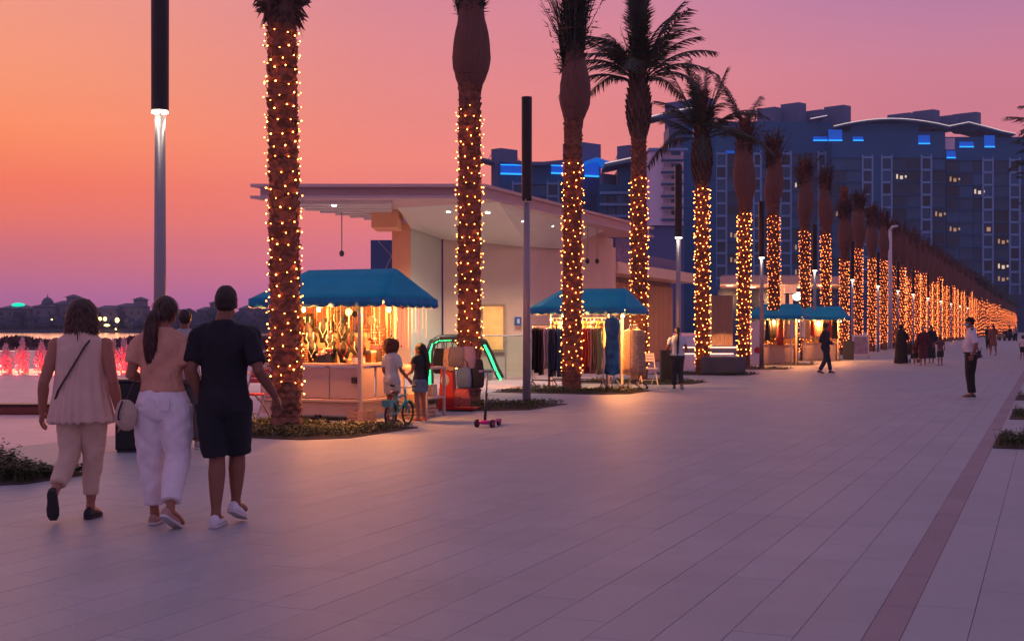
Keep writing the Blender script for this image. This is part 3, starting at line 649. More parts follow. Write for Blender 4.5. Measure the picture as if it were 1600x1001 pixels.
# ---- planting beds
M_soil = mat('bed_soil', (.05, .035, .03), .95, .3, 20, .3); M_leafs = [mat('bed_leaf', (.055, .085, .025), .6, .3, 4, rnd=.4), mat('bed_leaf_dry', (.12, .10, .035), .7, .3, 4, rnd=.4)]
def bed(px_label, x0, x1, y0, y1, n, hgt, seed, cut=0):
    t = thing('planting_bed', px_label, 'plant bed', ((x0 + x1) / 2, (y0 + y1) / 2, 0), 0, 'planting beds along the promenade')
    w, d = (x1 - x0) / 2, (y1 - y0) / 2; rg = random.Random(seed)
    MB().prism([(-w, -d), (w - cut, -d), (w, -d + cut), (w, d), (-w, d)], .003, .012).build('soil', M_soil, t)
    m = MB()
    for i in range(n):
        x, y = rg.uniform(-w, w) * .97, rg.uniform(-d, d) * .95
        if x > w - cut and y < -d + cut: continue
        hh = hgt * rg.uniform(.4, 1) * (.65 + .5 * math.sin(x * 3 + seed) * math.sin(y * 2.7)); a = rg.random() * 6.3
        ox, oy = math.cos(a) * hh * .35, math.sin(a) * hh * .35
        m.add([(x - .004, y, .02), (x + .004, y, .02), (x + ox, y + oy, .02 + hh)], [(0, 1, 2)])
        for j in range(6):
            s = rg.uniform(.3, 1); b = rg.random() * 6.3; l_ = rg.uniform(.022, .05) * (1.3 if hgt > .2 else 1); px_, py_, pz = x + ox * s, y + oy * s, .02 + hh * s
            dx, dy = math.cos(b) * l_, math.sin(b) * l_; mi = 1 if rg.random() < .25 else 0
            m.add([(px_, py_, pz), (px_ + dx * .5 - dy * .35, py_ + dy * .5 + dx * .35, pz + .012), (px_ + dx, py_ + dy, pz + rg.uniform(-.01, .02)), (px_ + dx * .5 + dy * .35, py_ + dy * .5 - dx * .35, pz + .008)], [(0, 1, 2, 3)], mi)
    m.build('ground_cover', M_leafs, t, kind='stuff'); return t
# ================================================================== PALMS
M_bark = mat('palm_bark', (.25, .10, .06), .9, .35, 9, .4, rnd=.35); M_wrap = mat('hessian_wrap', (.17, .075, .058), .9, .22, 6, .5, stretch=(3, 3, .5))
M_frond = mat('palm_frond', (.030, .038, .022), .6, .35, 4, rnd=.3); M_frd = mat('dry_frond', (.10, .055, .04), .8, .3, 5, rnd=.3)
M_cable = mat('light_cable', (.02, .03, .015), .7)
M_bulbN = mat('bulb_near', (1, .7, .4), .5, 0, emit=(1, .20, .032), es=50); M_bulbF = mat('bulb_far', (1, .6, .3), .5, 0, emit=(1, .20, .035), es=17, sampling='NONE')
def trunk_mesh(h, seed, r0=.215, r1=.20, fine=True):
    rg = random.Random(seed); m = MB(); n = 14
    m.sec([(0, 0, 0, r0 * 1.12, r0 * 1.12), (0, 0, .25, r0 * .98, r0 * .98), (0, 0, h, r1 * .9, r1 * .9)], n)
    rows = int(h / (.095 if fine else .22)); per = 9 if fine else 7
    for i in range(rows):
        z = i * h / rows; r = (r0 + (r1 - r0) * z / h) * .93
        for j in range(per):
            a = 2 * PI * (j + .5 * (i % 2) + rg.uniform(-.14, .14)) / per; w = 2 * PI / per * .62; p = rg.uniform(.018, .06); hh = (.13 if fine else .27) * rg.uniform(.8, 1.2)
            c0, s0 = math.cos(a), math.sin(a); tilt = rg.uniform(-.03, .03)
            pt = lambda q, rr, zz: (rr * math.cos(a + q), rr * math.sin(a + q), zz)
            m.add([pt(-w, r, z), pt(w, r, z + tilt), pt(w * .75, r + p * .8, z + hh * .75), pt(-w * .75, r + p * .9, z + hh * .72), pt(0, r + p, z + hh), pt(0, r - .01, z + hh * 1.1)],
                  [(0, 1, 2, 3), (3, 2, 4), (1, 5, 2), (0, 3, 5), (3, 4, 5), (2, 5, 4)])
    return m
def frond_mesh(L, droop, seed, nleaf=44, lw=.042, ll=.50, mat_=None):
    rg = random.Random(seed); m = MB(); P = []
    for i in range(13):
        s = i / 12; P.append(Vector((L * (s - .16 * droop * s * s), 0, L * (.42 * s - droop * .62 * s * s))))
    m.tube(P, [.026 * (1 - i / 14) + .004 for i in range(13)], 5)
    for i in range(nleaf):
        s = .16 + .84 * i / nleaf; k_ = s * 12; a = int(min(k_, 11)); b = P[a].lerp(P[min(a + 1, 12)], k_ - a); T = (P[min(a + 1, 12)] - P[a]).normalized()
        for sd_ in (-1, 1):
            l_ = ll * math.sin(PI * (.12 + .8 * s)) ** .6 * rg.uniform(.75, 1.1); side = Vector((0, sd_, 0)); upv = T.cross(Vector((0, 1, 0))) * -1
            d = (T * rg.uniform(.6, .9) + side * rg.uniform(.65, .95) + upv * rg.uniform(.1, .5)).normalized(); d.z -= .12; tip = b + d * l_; w = T * lw * .5; mid = b + d * l_ * .5 + Vector((0, 0, .01))
            m.add([tuple(b - w), tuple(b + w), tuple(mid + w), tuple(tip), tuple(mid - w)], [(0, 1, 2, 4), (4, 2, 3)])
    return m.mesh('frond', mat_ or M_frond)
FM = [frond_mesh(2.9, .45, 1), frond_mesh(2.7, .8, 2), frond_mesh(2.5, 1.15, 3), frond_mesh(2.9, .2, 4)]
def wrap_mesh(seed, z0, fine=True, zs=1.0):
    """hessian wrapped crown base: a long uneven bulge over the trunk"""
    rg = random.Random(seed); R = []; n = 22 if fine else 12
    prof = [(-.05, .205), (.05, .225), (.35, .235), (.62, .30), (.95, .365), (1.3, .385), (1.7, .37), (2.1, .335), (2.5, .27), (2.9, .24), (3.3, .2)]
    ph = rg.random() * 6; pp_ = []
    for (za, ra), (zb, rb_) in zip(prof, prof[1:]): pp_ += [(za, ra), ((za + zb) / 2, (ra + rb_) / 2)]
    prof = [(a_ * zs, b_) for a_, b_ in (pp_ + [prof[-1]] if fine else prof)]
    for z, r in prof:
        off = (.05 * math.sin(z * 1.4 + ph), .04 * math.cos(z * 1.1 + ph))
        R.append([((r * (1 + .05 * math.sin(q * 3 + z * 2 + ph) + rg.uniform(-.035, .035))) * math.cos(q) + off[0], (r * (1 + .05 * math.cos(q * 2 + z + ph) + rg.uniform(-.025, .025))) * math.sin(q) + off[1], z0 + z) for q in [2 * PI * j / n for j in range(n)]])
    m = MB(); m.rings(R); m.tube([(-.2, -.02, z0), (-.24, -.03, z0 - .3)], [.05, .01], 5)
    for zz, rr in ((.5, .285), (2.35, .31)): m.tube([(rr * math.cos(q), rr * math.sin(q), z0 + zz + .03 * math.sin(q + ph)) for q in [2 * PI * j / 14 for j in range(15)]], .018, 5)
    return m
def tied_mesh(seed, z0, n=60, h=3.0, spread=.55):
    rg = random.Random(seed); m = MB()
    for i in range(n):
        a = rg.random() * 6.3; r = .20 * math.sqrt(rg.random()); lean = rg.uniform(0, spread) * (1 if rg.random() < .35 else .4); H = h * rg.uniform(.6, 1.05)
        P = [(r * math.cos(a) * 1.0, r * math.sin(a), z0 - .2), ((r + lean * .3) * math.cos(a), (r + lean * .3) * math.sin(a), z0 + H * .5), ((r + lean) * math.cos(a), (r + lean) * math.sin(a), z0 + H * .95)]
        m.tube(P, [.025, .016, .004], 4)
        for j in range(12):
            s = rg.uniform(.08, 1); x = P[0][0] * (1 - s) + P[2][0] * s; y = P[0][1] * (1 - s) + P[2][1] * s; z = z0 - .2 + (H + .15) * s
            b = a + rg.uniform(-1.5, 1.5); l_ = rg.uniform(.15, .36); o = rg.uniform(.25, .95); w = .016; zz = rg.uniform(-.15, .9)
            dx, dy = math.cos(b) * l_ * o, math.sin(b) * l_ * o
            m.add([(x - dy * .05, y + dx * .05, z - w), (x + dy * .05, y - dx * .05, z + w), (x + dx, y + dy, z + l_ * zz)], [(0, 1, 2)])
    return m
def skirt_mesh(seed, z0):
    rg = random.Random(seed); m = MB()
    m.sec([(0, 0, z0, .21, .21), (0, 0, z0 + .3, .30, .30), (0, 0, z0 + .8, .34, .34), (0, 0, z0 + 1.6, .30, .30)], 16)
    for i in range(420):
        a = rg.random() * 6.3; z = z0 + rg.uniform(.02, 1.5); r = .2 + .12 * min(1, (z - z0) / .3); l_ = rg.uniform(.06, .17); w = rg.uniform(.02, .05)
        c, s = math.cos(a), math.sin(a); dz = rg.uniform(-.16, .1)
        m.add([(r * c - s * w, r * s + c * w, z), (r * c + s * w, r * s - c * w, z), ((r + l_) * c, (r + l_) * s, z + dz), (r * c, r * s, z + .08)], [(0, 1, 2), (0, 2, 3), (3, 2, 1)])
    for i in range(150):
        a = rg.random() * 6.3; c, s = math.cos(a), math.sin(a); z = z0 + rg.uniform(0, .5); l_ = rg.uniform(.1, .25)
        m.add([(.25 * c, .25 * s, z), (.25 * c + .008, .25 * s, z + .01), (.3 * c + .03, .3 * s, z - l_)], [(0, 1, 2)])
    return m
def bulb_mesh(h0, h1, seed, pitch=.2, per=9.3, r=.235, br=.0155, mt=None, loops=0):
    rg = random.Random(seed); m = MB(); c = MB(); n = int((h1 - h0) / pitch * per); P = []
    for i in range(n):
        a = 2 * PI * i / per + rg.uniform(-.12, .12); z = h0 + (h1 - h0) * i / n + .045 * math.sin(a * 1.7 + i * .013) + rg.uniform(-.03, .03); rr = r + rg.uniform(.0, .035)
        P.append((rr * math.cos(a), rr * math.sin(a), z)); rb = rr + .012
        m.octa((rb * math.cos(a), rb * math.sin(a), z + rg.uniform(-.01, .015)), br * rg.choice([.7, .85, 1, 1.25]))
    c.tube(P, .005, 3, cap=False)
    return c, m
TRUNKS = [trunk_mesh(9.2, s).mesh('trunk', M_bark, True) for s in range(3)]
for t_ in TRUNKS: t_.polygons.foreach_set('use_smooth', [False] * len(t_.polygons))
TFAR = trunk_mesh(9.0, 9, fine=False).mesh('trunk', M_bark)
PX = [448, 733, 893, 999, 1098, 1162, 1210, 1258, 1291, 1319, 1341, 1362, 1381, 1397]
LIT = [6.0, 5.75, 5.45, 5.65, 6.1, 5.75, 6.05, 5.95, 6.2, 5.2, 6.15, 5.9, 6.1, 5.95]
DESC = ['nearest lit palm, ragged bark collar above its coiled lights, left of the stall of jewellery',
        'second lit palm, wrapped brown crown base, growing right behind the red bag stand',
        'third lit palm, wrapped bulging crown base, growing in front of the blue canopied clothes stall',
        'fourth lit palm, the tallest open feathery crown, behind the white folding chair',
        'fifth lit palm with a low open crown of spiky fronds, beside the grey block seat',
        'sixth lit palm, brown wrapped crown, just left of the third blue canopy',
        'seventh lit palm, brown wrapped crown, in front of the third blue canopy',
        'eighth lit palm, brown wrapped crown, at the right end of the third blue canopy',
        'ninth lit palm, brown wrapped crown, in front of the fourth blue canopy',
        'tenth lit palm with noticeably shorter coiled lights, right of the man walking in dark clothes',
        'eleventh lit palm, its trunk foot behind the white board',
        'twelfth lit palm, directly right of the white board',
        'thirteenth lit palm, just left of the tall white mast', 'fourteenth lit palm, just right of the tall white mast']
def palm(px, lit, label, idx, group, far=False, crown='wrap'):
    z = 22600 / (1640 - px); x, y = G(px, z); rg = random.Random(idx * 7 + 1)
    rz = rg.random() * 6.3; tl = (rg.uniform(-.006, .006), rg.uniform(-.006, .006), rz)
    if idx == 0: tl = (0, -.012, .4)
    t = thing('palm_tree', label, 'palm tree', (x, y, 0), 0, group, rot=tl)
    link('trunk', TFAR if far else TRUNKS[idx % 3], t)
    return t, (x, y), rg, tl
GRP = 'palms with coiled lights along the promenade'
def crown_open(t, z0, rg, n, Lm=1.0, lift=0):
    m = MB(); m.sec([(0, 0, z0 - 1.6, .21, .21), (0, 0, z0 - 1.1, .29, .29), (0, 0, z0 - .6, .33, .33), (0, 0, z0 - .1, .25, .25), (0, 0, z0 + .25, .12, .12)], 14)
    for i in range(110):
        a = i * 2.4; z = z0 - 1.55 + 1.6 * i / 110; r = .22 + .1 * math.sin(PI * min(1, (z - z0 + 1.6) / 1.4)); c, s = math.cos(a), math.sin(a); w = .045
        m.add([(r * c - s * w, r * s + c * w, z), (r * c + s * w, r * s - c * w, z), ((r + .07) * c + s * w * .5, (r + .07) * s - c * w * .5, z + .24), ((r + .07) * c - s * w * .5, (r + .07) * s + c * w * .5, z + .24), (r * c, r * s, z + .2)], [(0, 1, 2, 3), (0, 3, 4), (1, 4, 2), (4, 3, 2)])
    m.build('boot_bulge', M_frd, t)
    for i in range(n):
        a = i * 2.39996 + rg.uniform(-.2, .2); s = i / n; el = math.radians(8 + 72 * (1 - s)) * rg.uniform(.85, 1.1) - math.radians(22 - lift); sc = Lm * rg.uniform(.85, 1.1) * (1 if s > .2 else .85)
        o = link('frond', FM[3 if s < .3 else rg.choice([0, 1, 1, 2]) if s < .8 else 2], t, (math.cos(a) * .08, math.sin(a) * .08, z0 + .1 - .25 * s))
        o.rotation_euler = (0, -el, a); o.scale = (sc, sc, sc)
for i, (px, lt) in enumerate(zip(PX, LIT)):
    t, (x, y), rg, tl = palm(px, lt, DESC[i], i, GRP)
    if i == 0: skirt_mesh(3, 5.98).build('bark_collar', M_frd, t)
    elif i in (3, 4):
        crown_open(t, 8.3 if i == 3 else 7.7, rg, 35 if i == 3 else 20, 1.0 if i == 3 else .98, 24 if i == 3 else 8)
        tied_mesh(i, 8.2 if i == 3 else 7.6, 26, 2.2, .9).build('spear_fronds', M_frond, t, kind='stuff')
    else:
        wrap_mesh(i, {1: 5.95, 2: 6.2}.get(i, lt + .15), True, .62 if i < 3 else rg.uniform(.68, .85)).build('hessian_wrap', M_wrap, t, True).scale = (rg.uniform(.88, 1.1), rg.uniform(.88, 1.1), 1)
        tied_mesh(i, {1: 7.6, 2: 7.5}.get(i, lt + 2.0), 220 if i < 4 else 90, 2.8 if i < 3 else 1.6, 1.0 if i == 1 else .7).build('tied_fronds', M_frond if i < 3 else M_frd, t, kind='stuff')
        if i == 5:
            for a, el, s_ in ((2.2, -.5, .8), (-.6, -.35, .85), (.4, -.7, .7)): o = link('frond', FM[3], t, (0, 0, 8.9), rot=(0, el, a)); o.scale = (s_,) * 3
    c, m = bulb_mesh(.42 if i else .5, lt, i, br=.0105 if i < 2 else .0115 if i < 4 else .0145 if i < 8 else .017, pitch=.185 if i < 2 else .19 if i < 6 else .17)
    st = thing('string_lights', 'coil of warm fairy lights round the ' + ['nearest lit palm trunk at left', 'second palm trunk beside the bag stand', 'third palm trunk before the clothes stall', 'fourth palm trunk with the tall open crown', 'fifth palm trunk with the low open crown',
        'sixth palm trunk left of the third canopy', 'seventh palm trunk before the third canopy', 'eighth palm trunk at the third canopy end', 'ninth palm trunk before the fourth canopy', 'tenth palm trunk, the shortest coil', 'eleventh palm trunk by the white board',
        'twelfth palm trunk right of the white board', 'thirteenth palm trunk left of the white mast', 'fourteenth palm trunk right of the white mast'][i], 'fairy lights', (x, y, 0), 0, 'fairy lights coiled round the palm trunks', rot=tl)
    c.build('cable', M_cable, st); m.build('bulbs', M_bulbN if i < 6 else M_bulbF, st, kind='stuff')
# far palms: look alikes down the row
FW = [wrap_mesh(50 + i, 6.0, False).mesh('hessian_wrap', M_wrap, True) for i in range(3)]; FT = [tied_mesh(60 + i, 8.0, 46, 1.9, .8).mesh('tied_fronds', M_frd) for i in range(3)]
FB = [bulb_mesh(.35, 5.9 + .25 * i, 70 + i, .2, 8.3, .24, .022, M_bulbF)[1].mesh('bulbs', M_bulbF) for i in range(3)]
FB2 = [bulb_mesh(.35, 5.9 + .25 * i, 80 + i, .55, 5.3, .24, .036, M_bulbF)[1].mesh('bulbs', M_bulbF) for i in range(3)]
for kq in range(14, 74):
    tt = .000845 + .0002495 * kq; px = 1640 - 1 / tt
    t, (x, y), rg, tl = palm(px, 6, ('%s of the far lit palms right of the white mast, counted from the left' % ORD[kq - 14] if kq < 32 else 'one of the farthest lit palms, merged into the glowing row at the right'), 20 + kq, 'far palms with coiled lights' if kq < 32 else 'farthest palms with coiled lights', True)
    s_ = rg.uniform(.94, 1.06)
    link('hessian_wrap', FW[kq % 3], t); o = link('tied_fronds', FT[(kq * 5) % 3], t); o['kind'] = 'stuff'
    if 30 < kq:  # crowns further on are untied and droop
        for j in range(11): o = link('frond', FM[2], t, (0, 0, 8.4), rot=(0, rg.uniform(-.9, .1), j * .8 + rg.random())); o.scale = (.9,) * 3
    st = thing('string_lights', ('warm fairy lights on the %s far palm right of the white mast' % ORD[kq - 14] if kq < 32 else 'warm fairy lights on a farthest palm, merged into the glowing row'), 'fairy lights', (x, y, 0), 0, 'fairy lights on the far palms' if kq < 32 else 'fairy lights on the farthest palms')
    o = link('bulbs', (FB if kq < 32 else FB2)[kq % 3], st); o['kind'] = 'stuff'; st.scale = (1, 1, s_ if kq < 32 else rg.uniform(.86, 1.12))
# the row on the right, seen at the frame edge
for i, yw in enumerate((50.5, 58, 66, 75, 86, 98)):
    t = thing('palm_tree', ['open crowned palm hanging into the picture at the right edge, nearest and highest', 'second palm crown below it at the right edge', 'third palm crown at the right edge', 'fourth palm crown down the right edge',
        'fifth palm crown down the right edge', 'lowest and farthest palm crown at the right edge'][i], 'palm tree', (.95, yw, 0), i * 1.1, 'palms at the right edge')
    link('trunk', TRUNKS[i % 3], t); crown_open(t, 8.4, random.Random(i), 46, .98)
# beds
XW = -10.4
def palm_y(px): z = 22600 / (1640 - px); return G(px, z)[1]
BL = ['leafy ground cover bed at the left edge behind the beige woman', 'low ground cover bed round the foot of the nearest lit palm', 'ground cover bed round the second palm behind the scooter', 'ground cover bed under the clothes stall palm', 'ground cover bed beside the white folding chair',
      'ground cover bed beside the grey block seat', 'small bed at the foot of the sixth palm', 'small bed at the foot of the seventh palm', 'small bed at the foot of the eighth palm']
bed(BL[0], -12.3, -9.05, 9.1, 10.5, 1900, .30, 1, .4)
for i in range(8):
    yy = palm_y(PX[i]); b = bed(BL[i + 1], -11.95, -8.75, yy - (1.5 if i < 2 else 1.2), yy + 1.0, [2600, 1300, 1100, 700, 500, 300, 250, 200][i], .12, i + 3, .5)
for i, (px, yb, w, n) in enumerate(((1551, 700, 2.6, 1500), (1577, 655, 2.6, 800), (1586, 625, 2.6, 400))):
    q = GY(px, yb); bed(['right edge bed of green ground cover, nearest', 'right edge bed of green ground cover, middle', 'right edge bed of green ground cover, farthest'][i], q[0], q[0] + 3.2, q[1], q[1] + 2.0, n, .2, 40 + i)
# ================================================================== LAMP POSTS
M_lp = mat('lamp_pole_metal', (.30, .27, .30), .42, .06, 3, metal=.25); M_lh = mat('lamp_head_black', (.006, .006, .008), .4, .1, 3); M_lg = mat('lamp_lens', (1, 1, 1), .4, 0, emit=(1, .86, .62), es=9, sampling='NONE')
def lamp(px, z, label, lit=True):
    t = thing('lamp_post', label, 'lamp post', G3(px, z), rz=.3, group='slim lamp posts with black cylinder heads')
    MB().sec([(0, 0, 0, .085, .085), (0, 0, 4.05, .062, .062)], 16).build('pole', M_lp, t, True)
    MB().sec([(0, 0, 0, .15, .15), (0, 0, .02, .15, .15)], 16).build('base_plate', M_lp, t)
    m = MB().sec([(0, 0, 4.12, .105, .105), (0, 0, 6.2, .108, .108)], 24); m.build('head', M_lh, t)
    for j in range(5):
        a = j * 2 * PI / 5
        o = MB().tube([(.075 * math.cos(a), .075 * math.sin(a), 4.085), (.075 * math.cos(a), .075 * math.sin(a), 4.118)], [.03, .022], 10).build('lens', M_lg if lit else M_lh, t)
    if lit:
        l = bpy.data.lights.new('lamp_light', 'POINT'); l.energy = 2.6; l.color = (1, .86, .66); l.shadow_soft_size = .03
        for a in (-1.9, .6) if z < 30 else (-1.9,):
            lo = bpy.data.objects.new('lamp_light', l); COL.objects.link(lo); lo.parent = t; lo.location = (.12 * math.cos(a), .12 * math.sin(a), 4.02)
LPX = [250, 823, 1060, 1190, 1273, 1332, 1372, 1403, 1427, 1450, 1470, 1486, 1500, 1512]
LZ = [15.46, 26.1, 37.0]
LL = ['nearest and tallest looking lamp post, behind the woman with the ponytail', 'unlit lamp post between the second and third palms, left of the clothes stall', 'lit lamp post right of the clothes stall behind the woman in a white top', 'lit lamp post at the left end of the third blue canopy',
      'lit lamp post between the third and fourth blue canopies', 'lit lamp post right of the fourth blue canopy', 'lit lamp post just left of the tall white mast', 'lit lamp post above the woman in black robe', 'lit lamp post above the child behind the group']
for i, px in enumerate(LPX):
    z = LZ[i] if i < 3 else 10.72 * F / (1640 - px)
    lamp(px, z, LL[i] if i < len(LL) else 'small far lamp post, the %s of all lamp posts from the left' % ORD[i], i != 1)
q = thing('white_mast', 'tall plain white mast with a small bent head rising among the lit palms', 'mast', G3(1391, 92), TH)
M_wm = mat('white_paint', (.75, .62, .62), .5, .03); MB().sec([(0, 0, 0, .17, .17), (0, 0, 8.6, .12, .12)], 12).build('pole', M_wm, q, True); MB().tube([(0, 0, 8.45), (.12, -.1, 8.75), (.5, -.2, 8.8)], [.12, .11, .08], 8).build('head', M_wm, q, True)
# ================================================================== PEOPLE
def skin(name, c): return mat(name, c, .5, .07, 14, spec=.4)
SK1 = skin('skin_light', (.40, .17, .115)); SK2 = skin('skin_tan', (.33, .135, .085)); SK3 = skin('skin_brown', (.24, .10, .06))
HR = mat('hair_dark', (.022, .012, .010), .5, .35, 14, .5, stretch=(5, 5, .5), bscale=60); HRB = mat('hair_brown', (.055, .022, .014), .45, .35, 14, .5, stretch=(5, 5, .5), bscale=60)
def cloth(name, c, v=.08): return mat(name, c, .85, v, 10, .25, bscale=160)
M_sole = mat('shoe_sole', (.62, .58, .58), .6, .05); M_eye = mat('eye', (.02, .015, .015), .2)
def V(p, H): return Vector((p[0] * H, p[1] * H, p[2] * H))
DEF = dict(head=(0, .005, .93), neck=(0, -.01, .86), shL=(-.106, 0, .796), shR=(.106, 0, .796), elL=(-.14, -.02, .64), elR=(.14, -.02, .64), wrL=(-.15, .04, .50), wrR=(.15, .04, .50),
           hipL=(-.05, 0, .52), hipR=(.05, 0, .52), knL=(-.052, .012, .285), knR=(.052, .012, .285), anL=(-.052, -.015, .045), anR=(.052, -.015, .045),
           toeL=(-.06, .085, .012), toeR=(.06, .085, .012), yaw=0, w=1.0, hw=1.0, belly=0)
def body_secs(J, H, e=0, z0=.46, z1=.86):
    w, hw, b = J['w'], J['hw'], J['belly']
    base = [(.465, .080 * hw, .060, 0), (.50, .098 * hw, .070, -.004), (.54, .100 * hw, .070, -.004), (.585, .086 * (w + hw) / 2, .058 + b * .5, b * .4), (.625, .079 * w, .054 + b, b * .8), (.67, .082 * w, .057 + b * .8, b * .6), (.72, .093 * w, .061, 0), (.77, .100 * w, .061, -.003),
            (.80, .092 * w, .053, -.006), (.826, .066 * w, .043, -.008), (.848, .05, .036, -.01), (.862, .036, .034, -.01)]
    out = []
    for z, rx, ry, y in base:
        if z0 - .012 <= z <= z1 + .012: out.append((0, y * H, z * H, rx * H + e, ry * H + e))
    return out
def add_body(m, J, H, hands=True, curlL=.5, curlR=.5):
    m.sec(body_secs(J, H), 20)
    hd = V(J['head'], H); s = H / 1.75 * J.get('hs', 1)
    Rz = Matrix.Rotation(J['yaw'], 4, 'Z')
    m.ell(hd + Vector((0, 0, .02 * s)), (.073 * s, .09 * s, .098 * s), 16, 12, M=Rz)                                  # cranium
    def hp(x, y, z): return hd + (Rz @ Vector((x * s, y * s, z * s)))
    m.ell(hp(0, .028, -.045), (.056 * s, .062 * s, .062 * s), 14, 10, M=Rz)                                            # jaw
    m.ell(hp(0, .075, -.083), (.022 * s, .016 * s, .016 * s), 8, 6, M=Rz)                                              # chin
    m.tube([hp(0, .083, .012), hp(0, .104, -.022), hp(0, .092, -.03)], [.008 * s, .015 * s, .013 * s], 8, round_ends=True)   # nose
    m.ell(hp(0, .084, -.055), (.022 * s, .011 * s, .009 * s), 8, 6, M=Rz)                                              # lips
    for a in (-1, 1):
        m.ell(hp(a * .074, -.004, -.006), (.011 * s, .020 * s, .03 * s), 8, 6, M=Rz)
        m.ell(hp(a * .03, .077, .024), (.02 * s, .01 * s, .007 * s), 8, 6, M=Rz)
    nk = V(J['neck'], H); m.tube([nk - Vector((0, .004 * H, .035 * H)), nk + Vector((0, 0, .01 * H)), hd + Vector((0, -.01 * s, -.03 * s))], [.040 * H * (J['w'] * .5 + .5), .031 * H, .032 * H], 12)
    for sd_ in 'LR':
        sh, el, wr = V(J['sh' + sd_], H), V(J['el' + sd_], H), V(J['wr' + sd_], H); aw = J.get('aw', 1)
        m.ell(sh, (.034 * H * aw, .034 * H, .036 * H), 12, 8)
        m.tube([sh, sh.lerp(el, .35), sh.lerp(el, .75), el, el.lerp(wr, .25), el.lerp(wr, .7), wr], [x * H * aw for x in (.030, .0285, .0235, .0215, .0235, .0185, .0145)], 12, round_ends=True)
        hip, kn, an = V(J['hip' + sd_], H), V(J['kn' + sd_], H), V(J['an' + sd_], H); lw = J.get('lw', 1)
        m.tube([hip, hip.lerp(kn, .3), hip.lerp(kn, .75), kn, kn.lerp(an, .28), kn.lerp(an, .6), an.lerp(kn, .12), an], [x * H * lw for x in (.056, .054, .040, .032, .035, .028, .0195, .021)], 14, round_ends=True)
        toe = V(J['toe' + sd_], H); m.tube([an + (an - kn).normalized() * .01 * H, an.lerp(toe, .5) - Vector((0, 0, .0)), toe], [.022 * H, .02 * H, .014 * H], 8, round_ends=True)
        if hands:
            cu = curlL if sd_ == 'L' else curlR; d = (wr - el).normalized(); sx = -1 if sd_ == 'L' else 1
            hv = J.get('hd' + sd_); d = Vector(hv).normalized() if hv else d
            side = Vector((0, 1, 0)); side = (side - d * side.dot(d)).normalized(); nrm_ = side.cross(d).normalized() * (-sx)
            if nrm_.x * sx > 0: nrm_ = -nrm_                                    # palm towards the thigh
            L = .105 * H
            for j in range(4):
                o = side * (.0135 * H) * (1.35 - j * .9); m.tube([wr, wr + d * L * .25 + o * .7, wr + d * L * .48 + o], [.012 * H, .0105 * H, .0085 * H], 8, round_ends=True)
                ln = (.88, 1, .94, .76)[j] * L * .52; r_ = .0052 * H; p0 = wr + d * L * .46 + o; a = cu
                d1 = (d * math.cos(a * .6) + nrm_ * math.sin(a * .6)); d2 = (d * math.cos(a * 1.6) + nrm_ * math.sin(a * 1.6)); d3 = d * math.cos(a * 2.4) + nrm_ * math.sin(a * 2.4)
                m.tube([p0, p0 + d1 * ln * .45, p0 + d1 * ln * .45 + d2 * ln * .32, p0 + d1 * ln * .45 + d2 * ln * .32 + d3 * ln * .25], [r_ * 1.12, r_ * 1.05, r_ * .95, r_ * .8], 7, round_ends=True)
            b0 = wr + d * L * .12 + side * .012 * H; m.tube([b0, b0 + (d * .7 + side * .7 + nrm_ * .2).normalized() * L * .28, b0 + (d * .7 + side * .7 + nrm_ * .2).normalized() * L * .28 + (d * .95 + side * .15 + nrm_ * .3).normalized() * L * .26], [.0085 * H, .007 * H, .0055 * H], 7, round_ends=True)
    return m
def limb(m, pts, rads, e=0): m.tube(pts, [r + e for r in rads], 14, round_ends=True)
def legs_cloth(m, J, H, cut, prof, top=.56, e=.012):
    """prof: radii (fraction of H) hip, mid thigh, knee, shin, hem ; cut: 0 hip .. 2 ankle"""
    m.sec(body_secs(J, H, e, .47, top), 20)
    for s in 'LR':
        hip, kn, an = V(J['hip' + s], H), V(J['kn' + s], H), V(J['an' + s], H); P = []; R = []
        for i in range(9):
            u = cut * i / 8; p = hip.lerp(kn, u) if u <= 1 else kn.lerp(an, u - 1); P.append(p); q = u / 2 * 4; a = int(min(q, 3)); R.append((prof[a] + (prof[a + 1] - prof[a]) * (q - a)) * H)
        m.tube(P, R, 16); 
def sleeve(m, J, H, s, cut, r0, r1):
    sh, el, wr = V(J['sh' + s], H), V(J['el' + s], H), V(J['wr' + s], H); sx = -1 if s == 'L' else 1; aw = J.get('aw', 1)
    nk = Vector((sx * .045 * H, -.006 * H, .838 * H))
    m.tube([nk, nk.lerp(sh, .5) - Vector((0, 0, .004 * H)), sh], [.022 * H, .034 * H, .0385 * H * aw], 12, round_ends=True)
    U = [.0, .15] + [.15 + (cut - .15) * i / 4 for i in range(1, 5)]
    P = [sh.lerp(el, u) if u <= 1 else el.lerp(wr, u - 1) for u in U]; m.tube(P, [.0385 * H * aw] + [(r0 * .95 + (r1 - r0 * .95) * i / 4) * H * (aw * .5 + .5) for i in range(5)], 14)
